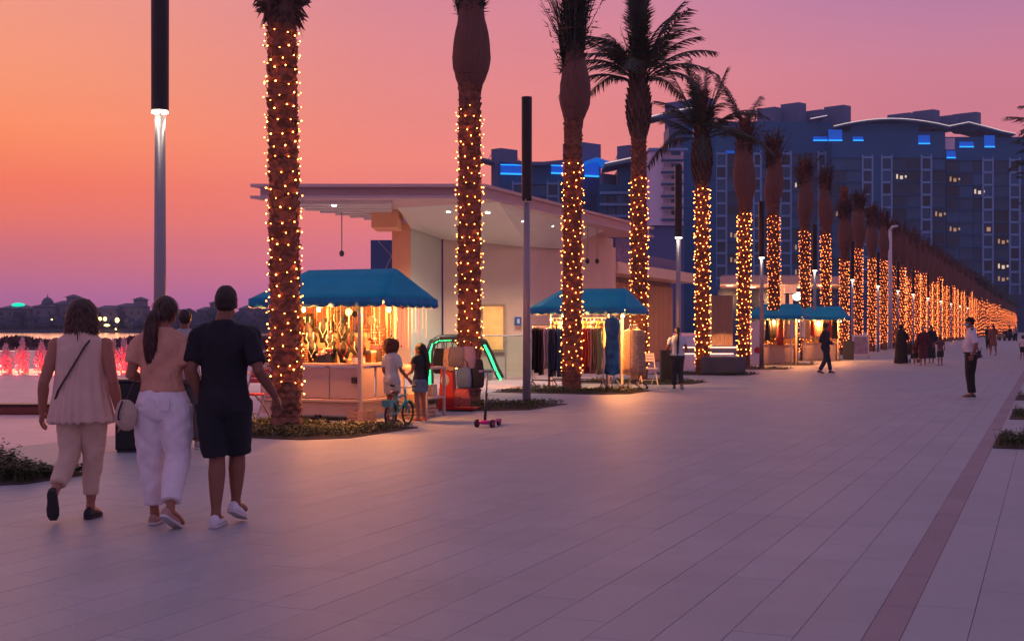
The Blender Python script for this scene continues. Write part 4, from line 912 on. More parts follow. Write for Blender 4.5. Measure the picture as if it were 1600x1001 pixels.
def shoe(name, J, H, s, par, mt, sole=True, vox=.008, slip=False):
    an, toe = V(J['an' + s], H), V(J['toe' + s], H); ax = toe - an; kn = V(J['kn' + s], H)
    fl = Vector((ax.x, ax.y, 0));
    # foot frame: forward along sole
    pitch = J.get('pitch' + s, 0); yaw = math.atan2(-ax.x, ax.y)
    M = Matrix.Translation(an) @ Matrix.Rotation(yaw, 4, 'Z') @ Matrix.Rotation(-pitch, 4, 'X')
    k_ = H / 1.75; T = lambda x, y, z: M @ Vector((x * k_, y * k_, z * k_))
    m = MB(); R = []
    for y, rx, zt in ((-.075, .022, -.02), (-.065, .034, .005), (-.02, .037, .022 if not slip else -.005), (.03, .041, .008 if not slip else -.02), (.09, .046, -.02), (.14, .044, -.036), (.175, .030, -.045), (.188, .014, -.055)):
        R.append([tuple(T(rx * math.cos(q), y, -.052 + (zt + .052) * max(0, math.sin(q)) ** .8 - .012 * max(0, -math.sin(q)))) for q in [2 * PI * j / 16 for j in range(16)]])
    m.rings(R); o = link(name, remeshed(m, vox, mt, 'shoe', 2), par)
    if sole:
        m = MB(); R = []
        for dz in (-.078, -.058): R.append([tuple(T(x, y, dz)) for x, y in ((-.025, -.078), (.025, -.078), (.036, -.05), (.037, .02), (.047, .09), (.044, .145), (.025, .186), (-.025, .186), (-.044, .145), (-.047, .09), (-.037, .02), (-.036, -.05))])
        m.rings(R); m.build('sole', M_sole, o)
    return o
def person(label, loc, rz, H, pose, sk, vox=.008, group=None, hands=True, cl=.5, cr=.5):
    J = dict(DEF); J.update(pose)
    t = thing('person', label, 'person', (*loc, 0), rz, group)
    m = MB(); add_body(m, J, H, hands, cl, cr)
    link('body', remeshed(m, vox, sk, 'body', 2), t)
    hd = V(J['head'], H); s = H / 1.75 * J.get('hs', 1); Rz = Matrix.Rotation(J['yaw'], 4, 'Z')
    if vox < .02:
        m = MB()
        for a in (-1, 1): m.ell(hd + Rz @ Vector((a * .03 * s, .078 * s, .006 * s)), (.011 * s, .009 * s, .007 * s), 8, 6)
        m.build('eyes', M_eye, t, True)
    return t, J
def hair_short(t, J, H, mt, vox=.01, top=1.0, vol=.008, fold=.004):
    hd = V(J['head'], H); s = H / 1.75 * J.get('hs', 1); Rz = Matrix.Rotation(J['yaw'], 4, 'Z'); m = MB()
    m.ell(hd + Rz @ Vector((0, -.012 * s, .036 * s)), ((.075 + vol) * s, (.088 + vol) * s, (.088 + vol) * s * top), 16, 12, M=Rz)
    m.ell(hd + Rz @ Vector((0, -.03 * s, .0 * s)), ((.068 + vol * .5) * s, (.066 + vol * .5) * s, .06 * s), 14, 10, M=Rz)
    return link('hair', remeshed(m, vox, mt, 'hair', 1, fold, 3, (60, 60, 60)), t)
def hair_long(t, J, H, mt, pts, rads, vox=.01, fold=.003, flat=True):
    hd = V(J['head'], H); s = H / 1.75 * J.get('hs', 1); Rz = Matrix.Rotation(J['yaw'], 4, 'Z'); m = MB()
    m.ell(hd + Rz @ Vector((0, -.008 * s, .034 * s)), (.082 * s, .098 * s, .092 * s), 16, 12, M=Rz)
    m.ell(hd + Rz @ Vector((0, -.03 * s, .0)), (.074 * s, .07 * s, .07 * s), 14, 10, M=Rz)
    P = [hd + Rz @ (Vector(p) * s) for p in pts]; m.tube(P, [r * s for r in rads], 12, round_ends=True)
    return link('hair', remeshed(m, vox, mt, 'hair', 2, fold, 3, (50, 50, 8)), t)
def strands(o, n, ln, mt, seed=1, out=.12, zmax=9, wd=.0028):
    me = o.data; N = len(me.vertices); rg = random.Random(seed); m = MB(); P = 0
    while P < n:
        v = me.vertices[rg.randrange(N)]; c = v.co; nn = v.normal
        if nn.z > .6: P += 1; continue
        P += 1
        d = (Vector((0, 0, -1)) + nn * out + Vector((rg.uniform(-.1, .1), rg.uniform(-.1, .1), 0))); d = (d - nn * (d.dot(nn) - out)).normalized(); L = ln * rg.uniform(.5, 1.1)
        sdv = d.cross(nn).normalized() * wd * rg.uniform(.6, 1.3); a = c + nn * .001; b = a + d * L * .5 + nn * .004; e_ = a + d * L - nn * rg.uniform(0, .004)
        m.add([tuple(a - sdv), tuple(a + sdv), tuple(b + sdv), tuple(e_), tuple(b - sdv)], [(0, 1, 2, 4), (4, 2, 3)])
    return m.build('hair_strands', mt, o, True, kind='stuff')
HRL = [mat('hair_strand', (.075, .034, .022), .4, .5, 40)]

# ---- 1 older woman in beige ------------------------------------------------
z1 = 10.0; H = 1.72
t, J = person('woman with a brown bob, sleeveless cream top and beige cropped trousers, walking at left', G(126, z1), TH + .12, H,
   dict(w=1.02, hw=1.06, aw=1.12, head=(.005, .015, .932), shL=(-.106, 0, .793), shR=(.109, 0, .793), elL=(-.155, -.03, .625), elR=(.150, -.045, .63), wrL=(-.175, .03, .495), wrR=(.168, .01, .485), hipL=(-.052, 0, .515), hipR=(.052, 0, .515),
        knL=(-.048, -.005, .285), anL=(-.088, -.14, .135), toeL=(-.098, -.045, .025), knR=(.05, .03, .285), anR=(.035, .04, .048), toeR=(.055, .14, .012), pitchL=1.15), SK1, group='three people walking away together', cl=.35, cr=.35)
m = MB(); m.sec([(0, 0, .445 * H, .150 * H, .105 * H), (0, 0, .47 * H, .145 * H, .102 * H), (0, -.002 * H, .55 * H, .128 * H, .09 * H), (0, 0, .64 * H, .116 * H, .078 * H), (0, 0, .72 * H, .110 * H, .072 * H), (0, -.003 * H, .775 * H, .108 * H, .064 * H), (0, -.005 * H, .815 * H, .102 * H, .052 * H), (0, -.006 * H, .838 * H, .07 * H, .045 * H), (0, -.01 * H, .858 * H, .042 * H, .041 * H)], 28)
link('top', remeshed(m, .009, cloth('cream_linen', (.74, .53, .43)), 'top', 2, .006, 4, (9, 9, 2.5), pleat=(.011, 17, .76, 1.35)), t)
m = MB(); m.tube([(0, -.112, 1.475), (0, -.118, 1.40)], [.005, .003], 5); m.build('neck_slit', mat('dark_slit', (.05, .03, .03), .8), t)
m = MB(); legs_cloth(m, J, H, 1.72, (.063, .056, .044, .035, .029)); link('trousers', remeshed(m, .009, cloth('beige_chino', (.68, .50, .38)), 'trousers', 3, .010, 6, (17, 17, 6)), t)
hd = V(J['head'], H); m = MB(); m.ell(hd + Vector((0, -.004, .03)), (.100, .108, .10), 16, 12); m.sec([(hd.x, hd.y - .03, hd.z - .125, .124, .082), (hd.x, hd.y - .028, hd.z - .10, .128, .088), (hd.x, hd.y - .022, hd.z - .04, .120, .094), (hd.x, hd.y - .01, hd.z + .03, .104, .1), (hd.x, hd.y - .0, hd.z + .08, .07, .08)], 18)
strands(link('hair', remeshed(m, .008, HRB, 'hair', 2, .0035, 2, (70, 70, 8)), t), 2600, .07, HRL[0], 1, .10)
M_bs = mat('black_sneaker', (.015, .015, .018), .6)
for s in 'LR': shoe('shoe', J, H, s, t, M_bs).children[0].data.materials[0] = mat('black_sole', (.03, .03, .035), .7)
m = MB(); m.tube([(.10, -.06, 1.425), (.06, -.128, 1.36), (-.03, -.145, 1.2), (-.14, -.13, 1.02), (-.195, -.06, .90), (-.20, .05, .86)], .0085, 6); m.build('bag_strap', mat('dark_leather', (.05, .025, .02), .5), t)
bg_ = MB().box((-.17, .13, .86), (.1, .16, .14)).build('belt_bag', mat('tan_leather', (.3, .16, .09), .5), t, bevel=.02)
wl_ = V(J['wrL'], H); MB().tube([wl_ + Vector((.004, -.012, .035)), wl_ + Vector((.002, -.008, .022))], .029, 14).build('bracelet', mat('silver', (.7, .68, .66), .3, 0, metal=.8), t, True); MB().tube([wl_ + Vector((.006, -.016, .05)), wl_ + Vector((.005, -.014, .042))], .03, 14).build('watch_strap', M_dk, t, True)
# ---- 2 woman with a ponytail -------------------------------------------------
z2 = 9.72; H = 1.74
t, J = person('woman with a long ponytail, tan puff sleeve shirt and wide white trousers', G(254, z2), TH, H,
   dict(w=.97, hw=1.08, head=(.012, .01, .932), yaw=-.35, shL=(-.098, 0, .792), shR=(.102, 0, .792), elL=(-.132, -.03, .655), elR=(.125, -.02, .645), wrL=(-.095, .10, .63), wrR=(.155, .10, .60), hdL=(.35, .9, .2), hdR=(.5, .8, -.1),
        knL=(-.06, .03, .285), anL=(-.045, .04, .048), toeL=(-.045, .14, .012), knR=(.068, -.01, .29), anR=(.068, -.135, .085), toeR=(.095, -.04, .02), pitchR=.5), SK2, group='three people walking away together')
m = MB(); m.sec(body_secs(J, H, .016, .56, .855), 24)
for s in 'LR': sleeve(m, J, H, s, .62, .046, .040)
link('shirt', remeshed(m, .009, cloth('tan_cotton', (.70, .36, .24)), 'shirt', 3, .011, 9, (17, 17, 8)), t)
m = MB(); m.sec(body_secs(J, H, .014, .46, .60), 24); legs_cloth(m, J, H, 1.82, (.075, .067, .053, .043, .039), .60, .012); link('trousers', remeshed(m, .009, cloth('white_denim', (.85, .78, .82)), 'trousers', 3, .011, 12, (16, 16, 6)), t)
m = MB()
for x in (-.055, .055): m.box((x, -.148, .925), (.07, .006, .09), rx=.05)
m.build('back_pockets', cloth('white_denim', (.85, .78, .82)), t)
strands(hair_long(t, J, H, HRB, [(0, -.085, .03), (-.01, -.15, -.03), (-.02, -.16, -.12), (-.03, -.15, -.24), (-.04, -.135, -.34), (-.05, -.13, -.40)], [.03, .038, .047, .052, .04, .014], .008), 2200, .08, HRL[0], 2, .05)
M_ts = mat('rose_slipon', (.45, .25, .2), .6)
for s in 'LR': shoe('shoe', J, H, s, t, M_ts, slip=True)
b = thing('handbag', 'round cream quilted handbag hanging at the left hip of the ponytailed woman', 'handbag', G3(197, z2 - .12, .845), TH)
m = MB(); R = []
for i in range(9):
    a = -PI / 2 + PI * i / 8; R.append([(.022 + .062 * math.cos(a) * math.cos(q) * 1.0, .055 * math.cos(a) * math.sin(q), .12 * math.sin(a)) for q in [2 * PI * j / 16 for j in range(16)]])
m.ell((0, 0, 0), (.082, .06, .118), 18, 12); link('bag_body', remeshed(m, .008, cloth('cream_leather', (.55, .42, .32)), 'bag', 2, .004, 4, (20, 20, 20)), b)
MB().tube([(-.01, -.055, .11), (-.03, -.075, .04), (-.04, -.07, -.02), (-.03, -.062, -.03)], .008, 6).build('flap_strap', M_dk, b); MB().tube([(.0, 0, .11), (.03, .02, .2), (.06, .04, .27)], .006, 6).build('shoulder_strap', M_dk, b)
# ---- 3 man in black ----------------------------------------------------------
z3 = 9.68; H = 1.80
t, J = person('man in a black t-shirt, black shorts and white sneakers, right arm swung out', G(350, z3), TH - .05, H,
   dict(w=1.02, hw=.95, aw=1.08, lw=1.05, head=(.008, .01, .932), shL=(-.103, 0, .797), shR=(.110, 0, .797), elL=(-.130, -.03, .66), elR=(.160, -.05, .655), wrL=(-.105, .02, .535), wrR=(.205, .05, .545), hdR=(.25, .6, -.7),
        knL=(-.035, .02, .285), anL=(-.026, -.03, .048), toeL=(-.026, .07, .012), knR=(.034, .085, .30), anR=(.030, .075, .085), toeR=(.045, .17, .05), pitchR=.35), SK3, group='three people walking away together', cr=1.0, cl=.8)
m = MB(); m.sec([(0, 0, .485 * H, .106 * H, .08 * H)] + body_secs(J, H, .015, .50, .86), 24)
for s in 'LR': sleeve(m, J, H, s, .78, .041, .036)
link('t_shirt', remeshed(m, .009, cloth('black_cotton', (.010, .011, .018)), 't_shirt', 3, .012, 21, (16, 16, 6)), t)
m = MB(); legs_cloth(m, J, H, .96, (.070, .066, .057, .053, .053), .52, .01); link('shorts', remeshed(m, .009, cloth('black_shorts', (.012, .015, .022)), 'shorts', 3, .010, 22, (10, 10, 9)), t)
hair_short(t, J, H, HR, .008, 1.12, .006)
hd = V(J['head'], H)
M_ws = mat('white_sneaker', (.72, .70, .76), .55, .04)
for s in 'LR': shoe('shoe', J, H, s, t, M_ws)
# ---- 4 person beyond them ---------------------------------------------------
t, J = person('man in a pale grey shirt, mostly hidden between the ponytailed woman and the man', G(289, 15.9), TH + .2, 1.72,
   dict(w=1.05, anL=(-.03, .1, .048), knL=(-.02, .07, .29), toeL=(-.0, .19, .012), anR=(.09, -.04, .048), toeR=(.10, .06, .012)), SK3, .014)
m = MB(); m.sec(body_secs(J, 1.72, .018, .5, .86), 20)
for s in 'LR': sleeve(m, J, 1.72, s, .8, .045, .04)
link('shirt', remeshed(m, .014, cloth('pale_grey_shirt', (.42, .40, .46)), 'shirt', 2, .006, 3), t)
m = MB(); legs_cloth(m, J, 1.72, 1.9, (.066, .06, .048, .042, .038)); link('trousers', remeshed(m, .014, cloth('grey_trousers', (.10, .08, .08)), 'trousers', 2, .008, 3), t)
hair_short(t, J, 1.72, HR, .014, 1.05, .008)
for s in 'LR': shoe('shoe', J, 1.72, s, t, mat('grey_shoe', (.3, .28, .28), .6), vox=.012)
# litter bin behind them
b = thing('litter_bin', 'dark rectangular litter bin standing by the nearest lamp post behind the walkers', 'bin', G3(222, 15.6), TH)
MB().b2(-.27, .27, -.2, .2, .03, .84).build('body', M_lh, b, bevel=.015); MB().b2(-.285, .285, -.215, .215, .845, .88).build('lid', M_dk, b, bevel=.01); MB().tube([(-.16, 0, .88), (-.15, 0, .95), (-.1, 0, .985), (-.04, 0, .95), (-.03, 0, .88)], .012, 6).build('handle', M_dk, b); MB().b2(-.25, .25, -.19, .19, 0, .028).build('foot', M_dk, b)
# ---- generic smaller figures -------------------------------------------------
def dressed(label, px, yb, head_rz, H, top, bot, sk=SK2, pose={}, bottom='trousers', hair='short', cut=1.9, sl=.8, hm=HR, vox=.016, shoes=None, group=None, prof=(.064, .058, .046, .04, .036), topz=.53, tailen=.35, hands=True, kids=False):
    J0 = dict(pose)
    if kids: J0.setdefault('hs', 1.32 - .0 * H); J0.setdefault('head', (0, .005, .905)); J0.setdefault('w', .95)
    t, J = person(label, GY(px, yb), head_rz, H, J0, sk, vox, group, hands)
    m = MB(); m.sec(body_secs(J, H, .015, topz, .85), 20)
    if sl > 0:
        for s in 'LR': sleeve(m, J, H, s, sl, .042, .036)
    if top: link('top', remeshed(m, vox, top, 'top', 2, .006, int(px)), t)
    if bottom == 'trousers':
        m = MB(); legs_cloth(m, J, H, cut, prof); link('trousers' if cut > 1.2 else 'shorts', remeshed(m, vox, bot, 'trousers', 2, .006, int(px)), t)
    elif bottom:
        z0 = bottom; m = MB(); m.sec([(0, 0, z0 * H, .115 * H, .1 * H), (0, 0, (z0 + .1) * H, .11 * H, .09 * H), (0, 0, .5 * H, .104 * H, .078 * H), (0, 0, .56 * H, .088 * H, .064 * H), (0, 0, .60 * H, .082 * H, .06 * H)], 20); link('skirt', remeshed(m, vox, bot, 'skirt', 2, .01, int(px), (9, 9, 2)), t)
    if hair == 'short': hair_short(t, J, H, hm, vox, 1.05)
    elif hair == 'tail': hair_long(t, J, H, hm, [(0, -.08, .03), (0, -.12, -.05), (0, -.14, -.25), (0, -.13, -tailen - .1)], [.03, .04, .045, .015], vox)
    elif hair == 'curly': hair_short(t, J, H, hm, vox, 1.1, .035, .014)
    if shoes:
        for s in 'LR': shoe('shoe', J, H, s, t, shoes, vox=vox * .8, sole=vox < .02)
    return t, J
c = cloth; wt = c('white_tee', (.55, .58, .55)); dt_ = c('dark_tee', (.03, .03, .035))
stand = dict()
boy, Jb = dressed('curly haired boy in a pale t-shirt and white shorts holding the turquoise bicycle', 612, 660, -.35, 1.30, wt, c('white_shorts', (.55, .5, .45)), SK3, dict(elR=(.145, .02, .64), wrR=(.17, .12, .53), elL=(-.14, -.01, .64), wrL=(-.16, .08, .53), yaw=-.5), cut=.72, prof=(.07, .068, .06, .06, .06), hair='curly', hm=mat('hair_reddish', (.12, .035, .015), .7, .4, 30, .6), vox=.011, sl=.75, kids=True, shoes=mat('brown_shoe', (.1, .05, .04), .6))
girl, Jg = dressed('girl with long dark hair, dark top and denim shorts facing the curly haired boy', 657, 658, 1.25, 1.26, dt_, c('denim_shorts', (.14, .20, .26)), SK2, dict(yaw=.35, elR=(.13, .07, .66), wrR=(.05, .15, .72), elL=(-.12, .03, .64), wrL=(-.10, .13, .60), hdR=(-.7, .5, .4)), cut=.6, prof=(.068, .066, .06, .06, .06), hair='tail', tailen=.42, vox=.011, sl=.35, kids=True)
for s in 'LR': shoe('shoe', Jg, 1.26, s, girl, mat('red_sandal', (.4, .06, .04), .6), vox=.01, slip=True)
dressed('woman with a long braid, white top and black trousers walking away past the white chair', 1058, 608, TH, 1.52, c('white_blue_top', (.55, .60, .68)), dt_, SK3, dict(elL=(-.15, -.0, .65), wrL=(-.13, .10, .60), elR=(.15, 0, .65), wrR=(.14, .1, .60), anL=(-.04, .04, .048), toeL=(-.045, .14, .012), anR=(.06, -.1, .08), toeR=(.09, -.01, .015), pitchR=.4, hw=1.15), hair='tail', tailen=.62, sl=.5, shoes=M_dk)
dressed('man in a dark jacket and jeans walking right in front of the fourth blue canopy', 1290, 583.5, -PI / 2 + TH + .25, 1.66, c('dark_jacket', (.02, .03, .05)), c('dark_jeans', (.02, .03, .055)), SK3, dict(w=1.05, knL=(-.05, .09, .29), anL=(-.05, .13, .048), toeL=(-.05, .23, .02), knR=(.05, -.02, .29), anR=(.05, -.16, .06), toeR=(.05, -.065, .012), pitchR=.3, elL=(-.14, -.03, .64), wrL=(-.1, .07, .6), elR=(.14, -.03, .64), wrR=(.1, .07, .6)), sl=1.9, hair='short', shoes=M_dk)
# guard
M_blk = c('black_uniform', (.012, .011, .014)); gp = dict(w=1.1, hw=1.04, belly=.022, elL=(-.15, -.05, .66), wrL=(-.13, -.01, .53), elR=(.15, -.06, .66), wrR=(.10, -.10, .56), anL=(-.05, -.01, .045), head=(0, .015, .925), hdL=(.1, .3, -.9))
g, Jg2 = dressed('security guard in a white shirt, dark cap and face mask standing in profile', 1517, 621.5, PI / 2 + TH - .25, 1.74, c('white_uniform_shirt', (.62, .56, .66)), M_blk, SK3, gp, sl=.9, vox=.011, hair=None, shoes=M_dk, topz=.54, prof=(.07, .062, .05, .046, .044))
hd = V(Jg2['head'], 1.74)
m = MB(); m.ell(hd + Vector((0, -.01, .055)), (.088, .103, .066), 16, 10); m.tube([hd + Vector((-.05, .09, .045)), hd + Vector((0, .135, .04)), hd + Vector((.05, .09, .045))], .012, 6); m.ell(hd + Vector((0, -.035, .0)), (.076, .07, .06), 14, 10)
link('cap', remeshed(m, .01, M_blk, 'cap', 1), g)
m = MB(); m.ell(hd + Vector((0, .052, -.045)), (.062, .062, .048), 14, 10); link('face_mask', remeshed(m, .009, c('blue_mask', (.30, .38, .5)), 'mask', 1), g)
m = MB()
for s in (-1, 1): m.box((s * .17, -.01, 1.475), (.07, .05, .012), ry=s * .35)
m.build('epaulettes', M_blk, g); MB().sec([(0, 0, .945, .190, .150), (0, 0, .985, .188, .150)], 20).build('belt', M_blk, g)
MB().box((.1, -.17, .93), (.07, .06, .17), rx=.3).build('radio', M_dk, g, bevel=.01); MB().tube([(.1, -.19, 1.0), (.11, -.23, 1.08)], .008, 6).build('radio_antenna', M_dk, g)
MB().box((-.215, -.0, 1.27), (.006, .05, .06)).build('arm_badge', M_blk, g)
# group near the far end
far = dict(vox=.024, hands=False)
ab = c('black_robe', (.012, .010, .014)); mr_ = c('maroon_dress', (.10, .02, .03))
t, J = dressed('woman in a long black robe and headscarf pushing a stroller', 1408, 568, -.2, 1.62, ab, ab, SK2, dict(elR=(.14, .1, .66), wrR=(.1, .22, .62), elL=(-.14, .1, .66), wrL=(-.1, .22, .62)), bottom=.02, hair=None, sl=1.9, **far)
m = MB(); hd = V(J['head'], 1.62); m.ell(hd + Vector((0, -.01, .02)), (.10, .11, .12), 12, 8); m.sec([(0, 0, 1.18, .24, .17), (0, 0, 1.3, .21, .14), (0, 0, 1.42, .10, .1)], 14); link('headscarf', remeshed(m, .024, ab, 'scarf', 1), t)
m = MB(); m.sec([(0, 0, .04, .29, .25), (0, 0, .5, .25, .2), (0, 0, .95, .22, .17), (0, 0, 1.3, .2, .13)], 16); link('robe', remeshed(m, .024, ab, 'robe', 1, .02, 5, (5, 5, 1)), t)
st = thing('stroller', 'small dark stroller pushed by the woman in the black robe', 'stroller', (*GY(1425, 567), 0), -.3)
m = MB(); m.box((0, 0, .42), (.36, .42, .12)); m.box((0, -.2, .62), (.36, .1, .42), rx=.3); m.box((0, .24, .3), (.3, .1, .25)); m.build('seat', dt_, st, bevel=.02)
for x, y in ((-.2, -.22), (.2, -.22), (-.2, .25), (.2, .25)): w_ = MB().tube([(x - .015, y, .09), (x + .015, y, .09)], .09, 12).build('wheel', M_dk, st)
MB().tube([(-.18, -.2, .1), (-.18, -.28, .6), (-.18, -.42, .98), (.18, -.42, .98), (.18, -.28, .6), (.18, -.2, .1)], .012, 6).build('frame', M_steel, st); MB().ell((0, -.08, .72), (.2, .22, .16), 12, 8).build('hood', dt_, st, True)
dressed('woman in a maroon dress with a pale headscarf in the middle of the group', 1442, 571.5, TH, 1.55, mr_, mr_, SK2, dict(), bottom=.2, hair='short', sl=1.9, hm=c('pale_scarf', (.3, .2, .22)), **far)
dressed('small child in dark shorts standing just left of the maroon dress', 1431, 571, TH, .95, mr_, dt_, SK2, dict(), cut=.8, kids=True, **far)
dressed('woman in dark clothes just right of and behind the maroon dress', 1455, 567.5, TH + .1, 1.6, dt_, dt_, SK2, dict(), bottom=.15, hair='tail', sl=1.8, **far)
dressed('girl in a dark skirt on roller skates at the right of the group', 1469, 571, TH, 1.18, c('plum_top', (.16, .06, .08)), dt_, SK2, dict(elL=(-.2, 0, .7), wrL=(-.26, .05, .6)), bottom=.3, hair='short', kids=True, shoes=M_dk, sl=.6, **far)
dressed('woman in a brown dress seen from behind, right of the guard', 1552, 555.5, TH, 1.68, c('brown_dress', (.26, .10, .08)), c('brown_dress', (.26, .10, .08)), SK2, dict(anL=(-.09, 0, .045), anR=(.09, 0, .045), knL=(-.07, 0, .28), knR=(.07, 0, .28)), bottom=.32, hair='tail', tailen=.1, sl=.6, **far)
dressed('dark clothed person half hidden left of the woman in the brown dress', 1544, 546, TH, 1.6, dt_, dt_, SK3, dict(), **far)
dressed('child in a white top cut off by the right edge of the picture', 1598, 562, TH, 1.15, c('white_tee2', (.6, .55, .58)), dt_, SK2, dict(anL=(-.05, .1, .045), toeL=(-.05, .19, .012)), cut=.9, kids=True, **far)
dressed('far walker in dark clothes at the right end of the promenade, left of the pair', 1578, 533, TH, 1.7, dt_, dt_, SK3, dict(), **far)
dressed('far walker in a pale top at the right end of the promenade, beside another', 1587, 534, TH, 1.7, c('grey_top', (.25, .22, .28)), dt_, SK3, dict(), **far)
# person working at the left side of the stall behind the nearest palm
dressed('woman in a dark vest bending left of the jewellery stall behind the nearest palm', 427, 648, -PI / 2 + .4, 1.45, dt_, dt_, SK1, dict(elR=(.17, .1, .70), wrR=(.12, .2, .6)), vox=.014, hair='short', hm=mat('hair_ginger', (.3, .1, .03), .7, .3, 20), sl=.2)
# ================================================================== STALLS
M_can = mat('teal_canopy', (.001, .33, .49), .75, .10, 2.5, .15, spec=.3); M_val = mat('teal_valance', (.003, .19, .40), .8, .15, 3)
M_trim = mat('valance_trim', (.55, .5, .42), .7, .1, 6); M_cart = mat('cart_paint', (.60, .42, .34), .6, .07, 2, .05); M_post = mat('cream_post', (.62, .5, .4), .5, .05)
M_lb = mat('stall_bulb', (1, .8, .5), .4, 0, emit=(1, .5, .18), es=12, sampling='NONE')
def stall(name, label, px, z, label_cat='market stall', W=2.5, D=1.9, e=90, bulbs=3):
    """origin = near right foot; -x goes away from the promenade, +y goes down it"""
    t = thing(name, label, label_cat, G3(px, z), 0, 'market stalls under blue canopies')
    x0, x1, y0, y1 = -W + .47, .47, -.1, D - .1; ez, rz_ = 1.98, 2.48; ym = (y0 + y1) / 2
    # canopy: hipped roof with cloth thickness
    a = [(x0, y0, ez), (x1, y0, ez), (x1, y1, ez), (x0, y1, ez), (x0 + .55, ym, rz_), (x1 - .28, ym, rz_)]
    N = 8; m = MB()
    def patch(p, q, r, s, nu=9, nv=5):
        V_ = []
        for j in range(nv + 1):
            for i in range(nu + 1):
                u, v = i / nu, j / nv; A_ = Vector(p).lerp(Vector(q), u); B_ = Vector(s).lerp(Vector(r), u); P_ = A_.lerp(B_, v); P_.z -= .035 * math.sin(PI * u) * math.sin(PI * v) + .01 * math.sin(u * 9) * (1 - v); V_.append(tuple(P_))
        m.add(V_, [(j * (nu + 1) + i, j * (nu + 1) + i + 1, (j + 1) * (nu + 1) + i + 1, (j + 1) * (nu + 1) + i) for j in range(nv) for i in range(nu)])
    patch(a[0], a[1], a[5], a[4]); patch(a[1], a[2], a[5], a[5]); patch(a[2], a[3], a[4], a[5]); patch(a[3], a[0], a[4], a[4])
    o = m.build('canopy', M_can, t, True); md = o.modifiers.new('s', 'SOLIDIFY'); md.thickness = .012; md.offset = -1
    # scalloped valance
    m = MB(); tr = MB()
    for p, q in ((a[0], a[1]), (a[1], a[2]), (a[2], a[3]), (a[3], a[0])):
        p, q = Vector(p), Vector(q); L = (q - p).length; ns = max(4, int(L / .24)); n = ns * 6; pts = []
        nn = (q - p).normalized(); nn = Vector((nn.y, -nn.x, 0))
        for i in range(n + 1):
            u = i / n; b_ = p.lerp(q, u); ph = (u * ns) % 1; dz = .115 + .035 * abs(math.sin(PI * u * ns)); b_ = b_ + nn * .012 * math.sin(u * 40)
            pts.append((b_, dz))
        V_ = []
        for b_, dz in pts: V_ += [tuple(b_ + Vector((0, 0, .004))), tuple(b_ + nn * .02 - Vector((0, 0, dz)))]
        m.add(V_, [(2 * i, 2 * i + 2, 2 * i + 3, 2 * i + 1) for i in range(n)])
        tr.tube([tuple(b_ + nn * .02 - Vector((0, 0, dz))) for b_, dz in pts], .007, 4, cap=False)
    o = m.build('valance', M_val, t, True); md = o.modifiers.new('s', 'SOLIDIFY'); md.thickness = .006
    tr.build('trim', M_trim, o)
    fr = MB()
    for x, y in ((0, 0), (0, 1.18), (-W + 1.0, 0), (-W + 1.0, 1.5)): MB().b2(x - .03, x + .03, y - .03, y + .03, 0, 1.99).build('post', M_post, t)
    for y in (0, 1.18): MB().b2(x0 + .1, x1 - .1, y - .02, y + .02, 1.93, 1.97).build('rail', M_post, t)
    for x in (0, -W + 1.0): MB().b2(x - .02, x + .02, .031, 1.149, 1.90, 1.925).build('rail', M_post, t)
    for i, (x, y) in enumerate([(-W * .52, .40), (.22, .55), (-W * .3, -.03), (-W * .55, -.03)][:bulbs]):  # first bulb hangs inside; outer ones added to light front panels and ground
        b = MB().ell((x, y, 1.80), (.03, .03, .042), 10, 8).build('stall_and_fill_bulb', M_lb, t, True); MB().tube([(x, y, 1.84), (x, y, 1.93)], .006, 5).build('lamp_cord', M_cable, b)
        l = bpy.data.lights.new('stall_and_fill_lamp', 'POINT'); l.energy = e / bulbs * (.55, 1.7, 1.3, .6)[i]; l.color = (1, .33, .075); l.shadow_soft_size = .05
        lo = bpy.data.objects.new('stall_and_fill_lamp', l); COL.objects.link(lo); lo.parent = t; lo.location = (x, y, 1.72)
    return t
s1 = stall('market_stall', 'jewellery stall with a blue canopy and pale cart beside the nearest lit palm', 563, 20.4, e=480, bulbs=4)
ox, oy = G(563, 20.4)
# cart of the first stall
c_ = s1
MB().b2(-1.95, -.04, .04, 1.1, .88, .93).build('counter_top', M_cart, c_, bevel=.008)
for a, b in ((-1.93, -.62), (-.6, -.06)): MB().b2(a, b, .07, .10, .36, .86).build('front_panel', M_cart, c_, bevel=.006)
for a, b in ((.06, .56), (.6, 1.1)): MB().b2(-.085, -.055, a + .04, b, .36, .86).build('side_panel', M_cart, c_, bevel=.006)
MB().b2(-1.97, -.02, .02, 1.12, .30, .345).build('lower_shelf', M_cart, c_, bevel=.006); MB().b2(-1.93, -.08, .09, 1.08, .09, .29).build('plinth', M_cart, c_)
MB().b2(-1.94, -.06, .1, 1.08, .345, .36).build('shelf_edge', M_cart, c_)
for x in (-1.6, -.9, -.2): MB().tube([(x, .15, .05), (x, .22, .05)], .05, 12).build('wheel', M_dk, c_)
MB().box((-.14, .05, .66), (.09, .03, .10)).build('lock', M_dk, c_); MB().box((-1.45, .06, .50), (.1, .02, .03)).build('handle', M_dk, c_)
M_wood2 = mat('pale_wood', (.55, .34, .22), .7, .2, 6, stretch=(1, 6, 6)); M_back = mat('display_backing', (.12, .05, .03), .8, .15, 3)
